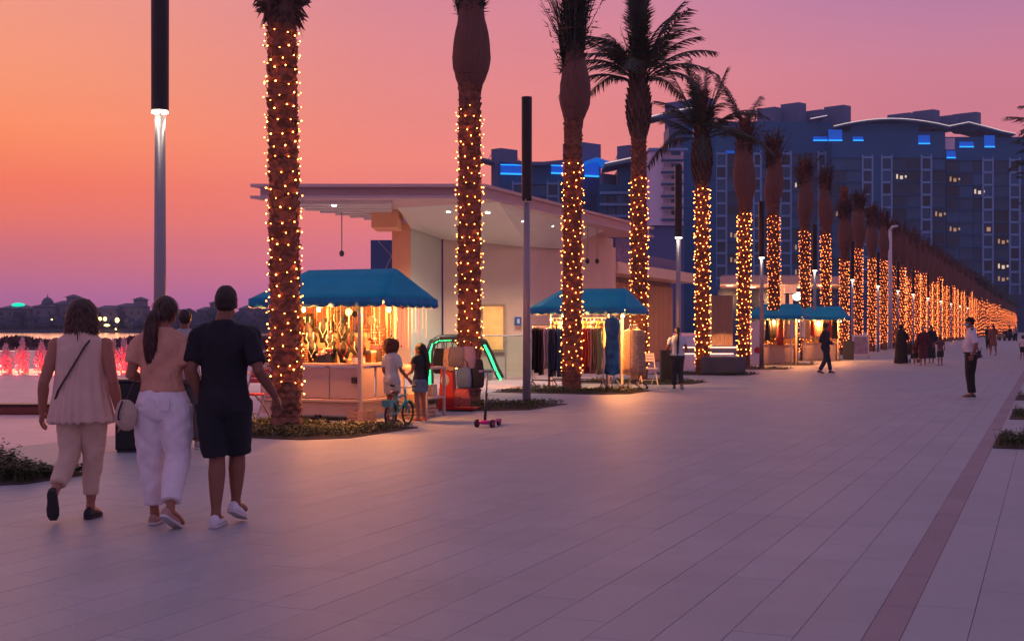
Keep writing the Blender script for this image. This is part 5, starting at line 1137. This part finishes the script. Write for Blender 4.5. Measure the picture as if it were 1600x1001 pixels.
# display shelves (risers) on the counter
def item(name, mb, mt, label, cat, loc, group=None, smooth=False, rz=0):
    o = mb.build(name, mt, None, smooth, (ox + loc[0], oy + loc[1], loc[2])); o.rotation_euler.z = rz; return tag(o, label, cat, group)
d = thing('display_shelf', 'stepped wooden display shelf covered in jewellery on the counter of the first stall', 'shelf', (ox - 1.1, oy + .35, .93))
for i in range(3): MB().b2(-.75, .75, .1 + .2 * i, .29 + .2 * i, .0, .16 * (i + 1)).build('step', M_wood2, d)
MB().b2(-.78, .78, .72, .75, 0, .62).build('back_board', M_back, d)
rg = random.Random(2)
M_bust = mat('black_bust', (.012, .010, .012), .7); M_gold = mat('gold_chain', (.8, .5, .2), .3, 0, metal=.7); M_pearl = mat('pearl', (.8, .7, .6), .3)
cols_ = [(.5, .02, .02), (.75, .55, .35), (.05, .25, .3), (.6, .2, .05), (.8, .75, .65), (.25, .05, .02), (.05, .3, .12), (.55, .45, .1), (.08, .06, .05), (.7, .1, .15)]
MBD = [mat('beads_%s' % n_, c__, .35, .3, 40) for n_, c__ in zip(('red', 'sand', 'teal', 'orange', 'ivory', 'brown', 'green', 'ochre', 'black', 'pink'), cols_)]
BN = ('red', 'sand coloured', 'teal', 'orange', 'ivory', 'brown', 'green', 'ochre', 'black', 'pink')
bust_places = [(-1.75, .18, .95, 'leftmost low'), (-1.42, .16, .95, 'second low'), (-.98, .15, .95, 'third low'), (-.62, .16, .95, 'right low'), (-1.6, .50, 1.11, 'left on the first step'), (-1.22, .5, 1.11, 'middle on the first step'), (-.84, .5, 1.11, 'right on the first step'),
               (-1.7, .7, 1.27, 'left on the second step'), (-1.4, .7, 1.27, 'second on the second step'), (-1.08, .7, 1.27, 'third on the second step'), (-.72, .7, 1.27, 'right on the second step'), (-1.5, .9, 1.43, 'left on the top step'), (-.95, .9, 1.43, 'right on the top step'), (-.42, .2, .95, 'near the corner post'), (-.28, .45, .95, 'farther in near the corner post'), (-.5, .62, 1.1, 'behind the corner ones')]
for i, (x, y, z, w_) in enumerate(bust_places):
    t = thing('necklace_bust', 'black necklace display bust standing %s of the stall counter' % w_, 'display bust', (ox + x, oy + y, z - .02), rg.uniform(-.35, .45), 'necklace busts on the first stall')
    k_ = rg.uniform(1.0, 1.35)
    m = MB(); m.rings([[(xx * k_, yy - .02 * zz, zz * k_) for xx, yy in ((-w2, -.03), (w2, -.03), (w2 * .8, .03), (-w2 * .8, .03))] for w2, zz in ((.05, 0), (.062, .06), (.085, .13), (.10, .19), (.07, .235), (.032, .26), (.03, .31))]); m.build('bust', M_bust if i % 3 != 2 else M_bust, t, True)
    m = MB(); m.tube([(-.045 * k_, -.04, .26 * k_), (-.05 * k_, -.052, .18 * k_), (0, -.06, .09 * k_), (.05 * k_, -.052, .18 * k_), (.045 * k_, -.04, .26 * k_)], .007, 5); m.ell((0, -.062, .08 * k_), (.012, .008, .018), 8, 6); m.build('necklace', rg.choice([M_gold, M_pearl, MBD[4], MBD[0]]), t, True)
def strand(x, y, ztop, L, mi, r, label, group, pend=False):
    m = MB(); n = int(L / (r * 2.0))
    for j in range(n): m.octa((rg.uniform(-.002, .002), rg.uniform(-.002, .002), -j * r * 2.0 - r), r * rg.uniform(.85, 1.2))
    if pend: m.ell((0, 0, -L - .02), (r * 2.2, r * 2, r * 3), 6, 4)
    item('bead_strand', m, MBD[mi], label, 'necklace', (x, y, ztop), group)
CN = {}
def nth(k1, k2, text):
    c0 = CN.get((k1, k2), 0); CN[(k1, k2)] = c0 + 1
    return '%s %s %s' % (ORD[c0], BN[k2] if isinstance(k2, int) else k2, text)
PL = ['left end', 'left', 'middle left', 'middle', 'middle right', 'right']
k_ = 0
for i in range(26):   # strands hung from the front and side rails
    x = -1.5 + i * .055 if i < 8 else -.62 + (i - 8) * .034; mi = rg.randrange(10)
    strand(x, .0 + rg.uniform(-.02, .05), 1.91, rg.uniform(.22, .6) if i > 7 else rg.uniform(.1, .25), mi, .009, nth('f', mi, 'bead strand from the left on the front rail'), 'bead strands on the first stall', rg.random() < .4)
for i in range(24):
    mi = rg.choice([0, 0, 9, 4, 2, 5, 8, 1]); y = .10 + i * .044
    strand(.0, y, 1.89, rg.uniform(.3, .75), mi, .009, nth('s', mi, 'bead strand from the near corner in the open stall side'), 'bead strands on the first stall', rg.random() < .5)
for i in range(9):
    strand(.40, .5 + i * .13, 1.84, rg.uniform(.35, .7), [0, 0, 9, 4, 4, 4, 0, 4, 4][i], .008, nth('c', [0, 0, 9, 4, 4, 4, 0, 4, 4][i], 'long bead strand from the left under the right canopy edge'), 'bead strands on the first stall', i in (0, 1))
# dense backdrop of small goods: earring cards, racks, boxes
for i, (x, y, z, w, h, n_) in enumerate(((-1.72, .12, .95, .26, .33, 'left'), (-.30, .95, 1.0, .4, .55, 'right'))):
    t = thing('earring_rack', 'wooden earring rack with rows of little pendants at the %s of the first stall' % n_, 'rack', (ox + x, oy + y, z - .02))
    MB().b2(-w / 2, w / 2, 0, .02, 0, h).build('board', M_back, t)
    m = MB()
    for a in range(int(w / .028)):
        for b in range(int(h / .05)): m.octa((-w / 2 + .02 + a * .028, -.012, .04 + b * .05), .009 + .005 * rg.random(), rg.randrange(3))
    m.build('pendants', [M_gold, MBD[0], M_pearl], t, kind='stuff')
t = thing('ring_display', 'black ring display rolls at the lower left of the first stall counter', 'display', (ox - 1.72, oy + .1, .93))
for i in range(3):
    q = MB().tube([(-.2, -.02 + i * .05, .03 + i * .06), (.42, -.02 + i * .05, .03 + i * .06)], .028, 8).build('roll', M_bust, t); m = MB()
    for j in range(16): m.octa((-.18 + j * .038, -.045 + i * .05, .035 + i * .06), .012)
    m.build('rings', M_gold, q, kind='stuff')
t = thing('bracelet_stand', 'wooden bracelet stand with stacked orange bracelets in the middle of the counter', 'stand', (ox - 1.2, oy + .1, .93))
MB().b2(-.17, .17, -.02, .12, 0, .3).build('block', MBD[3], t)
m = MB()
for a in range(6):
    for b in range(7): m.tube([(-.15 + a * .055, -.03, .03 + b * .04), (-.11 + a * .055, -.03, .03 + b * .04)], .014, 6, a % 2)
m.build('bracelets', [MBD[5], M_gold], t, kind='stuff')
t = thing('flower_box', 'box of pink and red flower ornaments on the counter right of the bracelets', 'box', (ox - .72, oy + .12, .93)); MB().b2(-.14, .16, -.05, .12, 0, .16).build('box', M_dk, t); m = MB()
for i in range(40): m.ell((rg.uniform(-.12, .15), rg.uniform(-.06, .1), rg.uniform(.1, .24)), (.022, .022, .018), 6, 4, rg.randrange(3))
m.build('flowers', [MBD[0], MBD[9], MBD[4]], t, True, kind='stuff')
def disc(x, y, z, r, mt, label, d_=None):
    t = thing('hanging_ornament', label, 'ornament', (ox + x, oy + y, z)); MB().tube([(0, -.008, 0), (0, .008, 0)], r, 20).build('disc', mt, t); MB().tube([(0, 0, r), (0, 0, 1.9 - z)], .004, 4).build('cord', M_cable, t)
    MB().tube([(0, 0, -r), (0, 0, -r - .2)], [.006, .012], 6).build('tassel', M_pearl, t)
disc(.02, .32, 1.62, .075, mat('shell_disc', (.75, .5, .3), .5, .2, 30), 'round sand coloured shell ornament hanging at the corner of the first stall'); disc(-.1, .0, 1.72, .05, M_dk, 'small round dark ornament hanging near the corner post'); disc(-1.2, .02, 1.78, .045, MBD[6], 'small green glass ornament hanging under the left canopy edge')
disc(-.5, .5, 1.76, .06, MBD[4], 'ivory ornament hanging inside the first stall')
# rows of goods hung against the back board of the stall
m = MB(); bk = thing('back_display', 'dense rows of chains and pendants hung on the dark back board of the first stall', 'display', (ox - 1.1, oy + 1.02, 1.0))
MB().b2(-.8, 1.06, .04, .07, -.05, .86).build('board', M_back, bk)
for i in range(46):
    x = -.78 + i * .0395; z0 = rg.choice([.84, .84, .62, .55]); L = rg.uniform(.12, .42); mi = rg.randrange(5)
    for j in range(int(L / .022)): m.octa((x + rg.uniform(-.003, .003), .025, z0 - j * .022), .0095, mi)
    m.octa((x, .02, z0 - L - .01), .022, (mi + 1) % 5)
m.build('chains', [M_gold, MBD[0], M_pearl, MBD[2], MBD[3]], bk, kind='stuff')
m = MB()
for i in range(90): m.ell((rg.uniform(-.75, .75), rg.uniform(-.98, -.4), -.05 + rg.uniform(0, .05)), (rg.uniform(.012, .03), rg.uniform(.012, .03), rg.uniform(.01, .03)), 6, 4, rg.randrange(5))
gs = m.build('trinkets', [M_gold, MBD[0], M_pearl, MBD[8], MBD[3]], None, True, (ox - 1.0, oy + 1.1, 1.0)); tag(gs, 'scatter of tiny rings, charms and trinkets on the stall counter', 'trinkets', kind='stuff')
# clutter behind on the side counter
for i, (y, z, w, h, mi, lb) in enumerate(((.3, .95, .16, .12, 4, 'small ivory box at the near end of the side counter'), (.62, .95, .2, .2, 3, 'orange box on the side counter'), (.9, .95, .14, .28, 8, 'black box on the side counter'))):
    t = thing('trinket_box', lb, 'box', (ox - .2, oy + y, z - .02)); MB().b2(-w / 2, w / 2, -.08, .08, 0, h * .8).build('box', MBD[mi], t, bevel=.005); MB().b2(-w / 2 - .004, w / 2 + .004, -.084, .084, h * .805, h).build('lid', MBD[(mi + 1) % 10], t)
for i, (x, y) in enumerate(((.12, .9), (.12, 1.3))):
    pass
t = thing('side_table', 'pale side table with trinkets in front of the girl at the stall', 'table', (ox + .06, oy + 1.25, 0)); MB().b2(0, .5, 0, .75, .80, .84).build('table_top', M_cart, t, bevel=.005)
for x in (.03, .47):
    for y in (.04, .71): MB().b2(x - .02, x + .02, y - .02, y + .02, 0, .799).build('leg', M_cart, t)
MB().b2(.02, .48, .03, .72, .30, .33).build('shelf', M_cart, t)
for i, (x, y, z, w, h, mi, lb) in enumerate(((.12, .1, .84, .14, .05, 4, 'stack of small pale trays on the side table, nearest'), (.34, .3, .84, .16, .07, 0, 'red tray on the side table'), (.2, .55, .84, .2, .05, 1, 'sand coloured tray on the side table'), (.2, .15, .33, .2, .16, 4, 'white box on the lower shelf of the side table'), (.3, .5, .33, .2, .2, 1, 'sand coloured box on the lower shelf'))):
    item('tray', MB().b2(-w / 2, w / 2, -.09, .09, 0, h), MBD[mi], lb, 'tray', (.06 + x, 1.25 + y, z))
def crate(x, y, z, w, d_, h, label, rz=0):
    t = thing('wooden_crate', label, 'crate', (ox + x, oy + y, z), rz, 'pale slatted crates by the first stall')
    for i in range(3):
        zz = .02 + i * (h - .02) / 3
        for yy in (-d_ / 2, d_ / 2): MB().b2(-w / 2, w / 2, yy - .006, yy + .006, zz, zz + h / 3 - .025).build('slat', M_wood2, t)
        for xx in (-w / 2 - .008, w / 2 + .008): MB().b2(xx - .006, xx + .006, -d_ / 2, d_ / 2, zz, zz + h / 3 - .025).build('slat', M_wood2, t)
    MB().b2(-w / 2, w / 2, -d_ / 2 + .01, d_ / 2 - .01, .005, .018).build('bottom', M_wood2, t)
    for xx in (-w / 2 + .015, w / 2 - .015):
        for yy in (-d_ / 2 + .02, d_ / 2 - .02): MB().b2(xx - .012, xx + .012, yy - .012, yy + .012, .019, h).build('corner_post', M_wood2, t)
crate(.05, -.05, 0, .36, .28, .2, 'pale slatted crate on the ground at the near corner post of the stall')
crate(.42, 1.0, 0, .36, .28, .2, 'lower pale slatted crate beside the girl'); crate(.42, 1.0, .21, .34, .26, .2, 'upper pale slatted crate stacked beside the girl'); crate(.3, 1.55, 0, .4, .3, .22, 'pale slatted crate under the side table')
# ---- clothes stall
s2 = stall('market_stall', 'clothes stall with a blue canopy behind the third lit palm', 949, 31, e=620, bulbs=3)
ox2, oy2 = G(949, 31)
M_rail = mat('rail_metal', (.5, .42, .38), .35, .05, 3, metal=.7)
def rack(label, x, y, L, along='x', h=1.6, n=10, pal=None, names=None, len_=1.0, group='garments on the clothes stall racks'):
    t = thing('clothes_rack', label, 'clothes rack', (ox2 + x, oy2 + y, 0), 0 if along == 'x' else PI / 2)
    MB().tube([(0, 0, h), (L, 0, h)], .016, 8).build('rail', M_rail, t); MB().b2(.02, L - .02, -.015, .015, .2, .23).build('lower_bar', M_dk, t)
    for xx in (0, L):
        MB().tube([(xx, 0, .08), (xx, 0, h)], .014, 8).build('upright', M_rail, t); MB().tube([(xx, -.25, .08), (xx, 0, .2), (xx, .25, .08)], .016, 6).build('foot', M_dk, t)
        for yy in (-.25, .25): MB().tube([(xx - .012, yy, .035), (xx + .012, yy, .035)], .035, 10).build('castor', M_dk, t)
    for i in range(n):
        u = .05 + (L - .1) * (i + .5) / n; mt, cn = pal[i % len(pal)]
        dx, dy = (u, 0) if along == 'x' else (0, u)
        g = thing('hanging_garment', nth(names, cn, names), 'garment', (ox2 + x + dx, oy2 + y + dy, h), (0 if along == 'x' else PI / 2) + rg.uniform(-.15, .15), group)
        w = rg.uniform(.19, .24); Lg = len_ * rg.uniform(.86, 1.08); R = []
        tk = max(.02, L / n * .42); ph = rg.random() * 6
        for zz, ww in ((-.08, .03), (-.11, w * .75), (-.16, w), (-.35, w * .92), (-.6, w * .95), (-.85 * Lg, w * 1.02), (-Lg, w * 1.05)):
            R.append([(tk * math.cos(q) * (1 + .3 * math.sin(3 * q + ph)) + .012 * math.sin(zz * 7 + ph), ww * math.sin(q) * (1 + .1 * math.sin(5 * q + ph)), zz) for q in [2 * PI * j / 14 for j in range(14)]])
        MB().rings(R).build('cloth', mt, g, True)
        MB().tube([(0, 0, -.075), (0, 0, -.02), (0, .014, .002), (0, .018, .02), (0, 0, .03)], .0045, 5).build('hanger_hook', M_rail, g)
f_ = lambda n_, c__: c('garment_' + n_, c__, .18)
blk, wht, nav, bl = f_('black', (.02, .018, .022)), f_('white', (.6, .5, .5)), f_('navy', (.03, .06, .13)), f_('blue', (.05, .14, .28))
cor, red, org, mint, pnk, pat = f_('coral', (.6, .14, .10)), f_('red', (.4, .05, .04)), f_('orange', (.65, .25, .08)), f_('olive', (.34, .32, .15)), f_('pink', (.6, .3, .3)), mat('garment_patterned', (.6, .35, .22), .8, .6, 26, .2)
p1 = [(blk, 'black'), (blk, 'black'), (blk, 'black'), (f_('wine', (.12, .03, .05)), 'wine red'), (wht, 'white'), (wht, 'white'), (nav, 'navy'), (nav, 'navy'), (nav, 'navy'), (bl, 'blue'), (bl, 'blue'), (blk, 'black')]
p2 = [(org, 'orange'), (cor, 'coral'), (cor, 'coral'), (pnk, 'pink'), (cor, 'coral'), (red, 'red'), (red, 'red'), (org, 'orange'), (pnk, 'pink'), (mint, 'olive green'), (mint, 'olive green'), (mint, 'olive green')]
rack('clothes rack of dark and blue garments at the left of the clothes stall', -1.88, -.22, .98, 'x', 1.58, 12, p1, 'dress from the left on the left rack of the clothes stall', 1.18)
rack('clothes rack of red and coral garments at the right of the clothes stall', -.82, -.22, .78, 'x', 1.58, 12, p2, 'dress from the left on the right rack of the clothes stall', 1.15)
rack('clothes rack of patterned garments along the promenade side of the clothes stall', .48, .3, .6, 'y', 1.55, 6, [(pat, 'patterned')], 'dress from the near end on the side rack of the clothes stall', 1.15)
rack('clothes rack of pale garments inside the clothes stall', -1.7, .75, 1.5, 'x', 1.75, 14, [(org, 'orange'), (pat, 'patterned'), (wht, 'white'), (mint, 'olive green')], 'dress from the left hung at the back inside the clothes stall', .9)
t = thing('hanging_kaftan', 'long blue and teal tie dyed kaftan hung at the clothes stall right front corner', 'garment', (ox2 + .16, oy2 - .12, 1.78), .3)
R = []
for zz, ww in ((0, .035), (-.04, .10), (-.08, .17), (-.2, .19), (-.5, .14), (-.8, .17), (-1.1, .15), (-1.38, .19), (-1.42, .05)): R.append([(ww * math.cos(q) * (1 + .1 * math.sin(4 * q)), .07 * math.sin(q) * (1 + .3 * math.sin(6 * q + zz * 3)), zz) for q in [2 * PI * j / 18 for j in range(18)]])
MB().rings(R).build('cloth', mat('tie_dye', (.03, .16, .30), .8, .75, 5, .2), t, True); MB().tube([(0, 0, 0), (0, 0, .14)], .005, 5).build('hanger_hook', M_rail, t)
t = thing('dress_form', 'white tripod dress form foot under the blue kaftan', 'dress form', (ox2 + .2, oy2 - .1, 0)); MB().tube([(0, 0, .2), (0, 0, .6)], .02, 8).build('pole', M_wm, t)
for a in (0, 2.1, 4.2): MB().tube([(0, 0, .32), (.12 * math.cos(a), .12 * math.sin(a), .18), (.24 * math.cos(a), .24 * math.sin(a), 0.01)], .014, 6).build('leg', M_wm, t)
def folding_chair(label, loc, rz, mt, seat=None):
    t = thing('folding_chair', label, 'chair', loc, rz); w = .21
    for s in (-1, 1):
        MB().tube([(s * w, -.2, 0), (s * w, .02, .46), (s * w, .16, .85)], .017, 7).build('leg', mt, t); MB().tube([(s * (w - .03), .22, 0), (s * (w - .03), .0, .3), (s * (w - .03), -.17, .45)], .012, 7).build('leg', mt, t)
    MB().box((0, -.02, .455), (.40, .36, .025)).build('seat', seat or mt, t, bevel=.006)
    for i in range(3): MB().box((0, .10 + .028 * i, .66 + .075 * i), (.40, .016, .066), rx=-.35).build('back_slat', seat or mt, t, bevel=.004)
    MB().tube([(-w, -.12, .16), (w, -.12, .16)], .008, 6).build('stretcher', mt, t)
folding_chair('white folding chair beside the fourth lit palm', G3(1012, 33), TH + .25, mat('white_chair', (.68, .55, .48), .5, .04))
folding_chair('red folding chair with a metal frame left of the nearest palm', G3(398, 20.2), TH - .6, M_steel, mat('red_seat', (.5, .02, .02), .6))
t = thing('picnic_table', 'pale folding table left of the nearest palm behind the man in black', 'table', G3(408, 22.6), TH); MB().b2(-.4, .4, -.25, .25, .70, .73).build('table_top', M_cart, t, bevel=.005)
for x in (-.35, .35): MB().tube([(x, -.2, 0), (x, .2, .7)], .012, 6).build('leg', M_steel, t); MB().tube([(x, .2, 0), (x, -.2, .7)], .012, 6).build('leg', M_steel, t)
# ---- farther stalls
s3 = stall('market_stall', 'third stall with a blue canopy, red and white goods, behind the seventh palm', 1236, 51.7, W=2.35, e=420, bulbs=3)
s4 = stall('market_stall', 'fourth and farthest stall with a blue canopy, right of the third', 1303, 57.5, W=2.3, e=450, bulbs=3)
for (sx, sy), nm, seed in ((G(1236, 51.7), 'third', 3), (G(1303, 57.5), 'fourth', 4)):
    rg2 = random.Random(seed)
    t = thing('stall_counter', 'orange lit wooden counter of the %s stall' % nm, 'counter', (sx - .75, sy + .3, 0)); MB().b2(-.7, .7, 0, .5, 0, .8).build('body', M_cart, t, bevel=.01); MB().b2(-.74, .74, -.03, .53, .802, .84).build('top', M_wood2, t)
    t2 = MB().b2(-.8, .8, 0, .05, .0, 1.75).build('back_cloth', M_back, None, loc=(sx - .75, sy + 1.2, .02)); tag(t2, 'warm lit cloth backdrop inside the %s stall' % nm, 'backdrop')
    for j in range(7):
        mt, cn = rg2.choice([(red, 'red'), (wht, 'white'), (org, 'orange'), (pat, 'patterned'), (blk, 'black')]); w = .12
        R = [[(w * k2 * math.cos(q), .05 * math.sin(q), zz) for q in [2 * PI * a / 10 for a in range(10)]] for zz, k2 in ((0, .3), (-.06, .9), (-.3, 1), (-.7, 1.1), (-rg2.uniform(.7, 1.1), 1.2))]
        tag(MB().rings(R).build('hanging_garment', mt, None, True, (sx - 1.4 + j * .24, sy - .02 + .1 * (j % 2), 1.86)), '%s cloth hanging in the front of the %s stall, %s' % (cn, nm, ('far left', 'left', 'left of centre', 'centre', 'right of centre', 'right', 'far right')[j]), 'garment')
t = thing('stall_side_banner', 'white upright banner with a red round emblem left of the third stall', 'banner', G3(1181, 50.5), TH); MB().b2(-.24, .24, 0, .03, .05, 1.75).build('banner', M_wm, t); MB().tube([(.06, -.012, .62), (.06, -.001, .62)], .13, 18).build('emblem', mat('red_print', (.5, .02, .02), .6), t)
t = thing('poster_board', 'white framed a-board with a faint picture beside the eleventh palm', 'board', G3(1345, 64), TH); MB().b2(-.42, .42, 0, .04, .1, 1.15).build('board', M_wm, t, bevel=.01); MB().b2(-.34, .34, -.012, -.001, .2, 1.05).build('picture', mat('faded_picture', (.35, .25, .3), .7, .5, 4), t)
for x in (-.4, .4): MB().b2(x - .02, x + .02, -.05, .3, 0, .1).build('foot', M_steel, t)
t = thing('dark_easel', 'small dark leaning easel left of the white board', 'easel', G3(1326, 60), TH); MB().box((0, 0, .45), (.5, .04, .9), rx=-.2, ry=.1).build('board', M_dk, t); MB().tube([(0, .05, .6), (0, .35, 0)], .012, 6).build('prop', M_steel, t)
# ---- bag stand
t = thing('bag_stand', 'red wheeled display stand hung with bags beside the second palm', 'display stand', G3(715, 23.2), TH - .2)
MB().b2(-.36, .36, -.2, .2, .03, .07).build('base', mat('red_lacquer', (.55, .02, .015), .35), t, bevel=.01); MB().box((-.18, 0, .42), (.30, .30, .70), taper=.72).build('pedestal', MATS['red_lacquer'], t, bevel=.01)
for x in (-.3, .3):
    for y in (-.16, .16): MB().tube([(x - .01, y, .02), (x + .01, y, .02)], .02, 8).build('castor', M_dk, t)
MB().tube([(0, 0, .78), (0, 0, 1.2), (-.15, 0, 1.32), (-.3, 0, 1.32)], .014, 6).build('arm', M_dk, t); MB().tube([(0, 0, 1.2), (.15, 0, 1.3), (.35, 0, 1.28)], .014, 6).build('arm', M_dk, t)
pb = G3(715, 23.2); R_ = Matrix.Rotation(TH - .2, 3, 'Z')
bp = [(-.30, -.05, .80, .26, .5, blk, 'black bag hung at the left end of the red stand'), (-.12, -.14, .85, .24, .45, pat, 'patterned bag on the left front of the red stand'), (.03, -.16, .92, .30, .40, f_('grey', (.2, .16, .18)), 'grey patterned bag at the top middle of the red stand'),
      (.20, -.1, .88, .30, .45, f_('lilac', (.3, .2, .3)), 'lilac scarf bag at the top right of the red stand'), (.16, -.17, .55, .26, .40, f_('denim', (.12, .18, .30)), 'denim blue bag at the lower middle of the red stand'), (.35, -.05, .55, .28, .55, blk, 'black bag at the right end of the red stand'),
      (.12, -.16, .22, .28, .34, mat('garment_stripe', (.5, .1, .08), .8, .7, 22), 'red striped bag lowest on the red stand'), (-.2, -.08, .55, .2, .3, wht, 'small white bag on the left of the red stand')]
for i, (x, y, z, w, h, mt, lb) in enumerate(bp):
    o = R_ @ Vector((x, y, 0)); b = thing('hanging_bag', lb, 'bag', (pb[0] + o.x, pb[1] + o.y, z - .12), TH - .2 + rg.uniform(-.3, .3), 'bags on the red stand'); m = MB()
    m.rings([[(w * k2 / 2 * math.cos(q) * (1 if abs(math.cos(q)) < .8 else 1.05), .05 * k3 * math.sin(q), zz * h) for q in [2 * PI * a / 12 for a in range(12)]] for zz, k2, k3 in ((-.02, .8, .3), (.05, 1.0, 1), (.4, 1.05, 1.3), (.75, .92, .8), (.9, .8, .25))]); m.build('bag_body', mt, b, True)
    MB().tube([(-w * .28, 0, h * .86), (-w * .2, 0, h * 1.15), (0, 0, h * 1.28), (w * .2, 0, h * 1.15), (w * .28, 0, h * .86)], .008, 5).build('strap', M_dk, b, True)
# ---- bicycle
def wheel(par, y, r, tm, name='wheel'):
    w = MB().tube([(0, y + r * math.cos(q), r + r * math.sin(q)) for q in [2 * PI * j / 24 for j in range(25)]], .017, 8, cap=False).build(name, tm, par, True)
    m = MB()
    for j in range(10): q = 2 * PI * j / 10; m.tube([(0, y, r), (0, y + (r - .02) * math.cos(q), r + (r - .02) * math.sin(q))], .0025, 4)
    m.build('spokes', M_steel, w, kind='stuff'); MB().tube([(-.03, y, r), (.03, y, r)], .018, 8).build('hub', M_steel, w)
M_tq = mat('turquoise_paint', (.05, .32, .30), .35, .05, 3, coat=.5); M_tire = mat('tyre_rubber', (.02, .02, .022), .7)
t = thing('bicycle', 'small turquoise kids bicycle held by the boy at the stall', 'bicycle', (*GY(624, 663), 0), TH - .42)
r = .17; wheel(t, -.27, r, M_tire); wheel(t, .27, r, M_tire)
for p_ in ([(0, -.02, .2), (0, -.12, .48)], [(0, -.10, .42), (0, .19, .45)], [(0, -.02, .2), (0, .2, .40)], [(-.03, -.27, r), (0, -.1, .4)], [(.03, -.27, r), (0, -.02, .2)], [(-.035, .27, r), (0, .2, .38), (0, .17, .55)], [(.035, .27, r), (0, .2, .38)]): MB().tube(p_, .018, 8).build('frame_tube', M_tq, t, True)
MB().tube([(-.22, .12, .60), (-.08, .17, .57), (.08, .17, .57), (.22, .12, .60)], .012, 8).build('handlebar', M_steel, t, True); MB().ell((0, -.14, .51), (.06, .11, .03)).build('saddle', mat('brown_saddle', (.2, .06, .04), .5), t, True)
for s in (-1, 1): MB().tube([(s * .16, .135, .59), (s * .23, .115, .602)], .017, 8).build('grip', M_tire, t); MB().tube([(s * .04, -.02, .2), (s * .05, -.02 + s * .07, .14), (s * .11, -.02 + s * .07, .14)], .01, 6).build('pedal', M_dk, t)
for y in (-.27, .27): MB().rings([[(x * .035, y + (r + dr) * math.cos(q), r + (r + dr) * math.sin(q)) for x, dr in ((-1, .025), (0, .037), (1, .025), (0, .03))] for q in [.3 + 2.2 * j / 8 for j in range(9)]]).build('mudguard', M_tq, t)
MB().b2(-.07, .07, -.42, -.30, .3, .4).build('rear_basket', M_tq, t)
# ---- scooter
t = thing('scooter', 'pink and black three wheeled kids scooter standing alone on the promenade', 'scooter', (*GY(767, 666), 0), TH + PI - .45)
M_pk = mat('pink_plastic', (.55, .02, .20), .35); MB().b2(-.06, .06, -.26, .2, .065, .09).build('deck', M_pk, t, bevel=.01)
m = MB(); m.ell((0, .2, .08), (.12, .06, .035), 12, 8); m.build('front_axle', M_pk, t, True)
for x, y, r in ((-.13, .21, .06), (.13, .21, .06), (0, -.27, .045)): w_ = MB().tube([(x - .018, y, r), (x + .018, y, r)], r, 18).build('wheel', M_tire, t); MB().tube([(x - .021, y, r), (x + .021, y, r)], r * .5, 10).build('rim', M_pk, w_)
MB().tube([(0, .2, .1), (0, .15, .52)], .021, 10).build('steering_tube', M_dk, t, True); MB().tube([(0, .15, .52), (0, .11, .83)], .013, 10).build('steering_stem', M_steel, t, True)
MB().tube([(-.12, .10, .84), (.12, .10, .84)], .011, 8).build('handlebar', M_dk, t)
for s in (-1, 1): MB().tube([(s * .08, .10, .84), (s * .15, .10, .84)], .016, 8).build('grip', mat('lilac_grip', (.5, .3, .45), .6), t)
MB().ell((0, -.27, .10), (.05, .07, .012)).build('rear_brake', MATS['lilac_grip'], t, True)
# ---- seat block, bin, buggy
t = thing('block_seat', 'plain dark grey stone block seat beside the fifth lit palm', 'seat', G3(1130, 41.5), .0); MB().b2(-.6, .6, -.6, .6, .03, .56).build('block', mat('grey_stone', (.10, .09, .11), .8, .15, 3, .2), t, bevel=.02); MB().b2(-.52, .52, -.52, .52, 0, .028).build('plinth', M_dk, t)
t = thing('litter_bin', 'dark litter bin behind the woman in the white top', 'bin', G3(1043, 35.5), TH); MB().b2(-.2, .2, -.2, .2, .0, .85).build('body', M_lh, t, bevel=.012); MB().b2(-.21, .21, -.21, .21, .855, .89).build('lid', M_dk, t, bevel=.01)
t = thing('golf_buggy', 'small dark golf buggy far down the promenade near its right end', 'buggy', G3(1573, 150), TH)
MB().b2(-.6, .6, -1.1, 1.1, .3, .75).build('body', M_dk, t, bevel=.08); MB().b2(-.6, .6, -1.0, .9, 1.75, 1.82).build('roof', M_dk, t, bevel=.02)
for x in (-.55, .55):
    for y in (-.9, .8): MB().tube([(x, y, .75), (x, y * .9, 1.75)], .025, 6).build('roof_post', M_dk, t)
    for y in (-.75, .75): MB().tube([(x - .08, y, .24), (x + .08, y, .24)], .24, 14).build('wheel', M_tire, t)
MB().b2(-.5, .5, -.5, 0, .752, 1.2).build('seat', dt_, t, bevel=.04)
# ================================================================== HAZE
M_hz = bpy.data.materials.new('haze'); M_hz.use_nodes = True; n = M_hz.node_tree.nodes; n.remove(n['Principled BSDF'])
pv = n.new('ShaderNodeVolumePrincipled'); pv.inputs['Color'].default_value = (.62, .80, 1, 1); pv.inputs['Density'].default_value = .00030
M_hz.node_tree.links.new(pv.outputs[0], n['Material Output'].inputs['Volume'])
tag(MB().b2(-880, 400, -80, 880, -4, 75).build('haze', M_hz), kind='stuff')
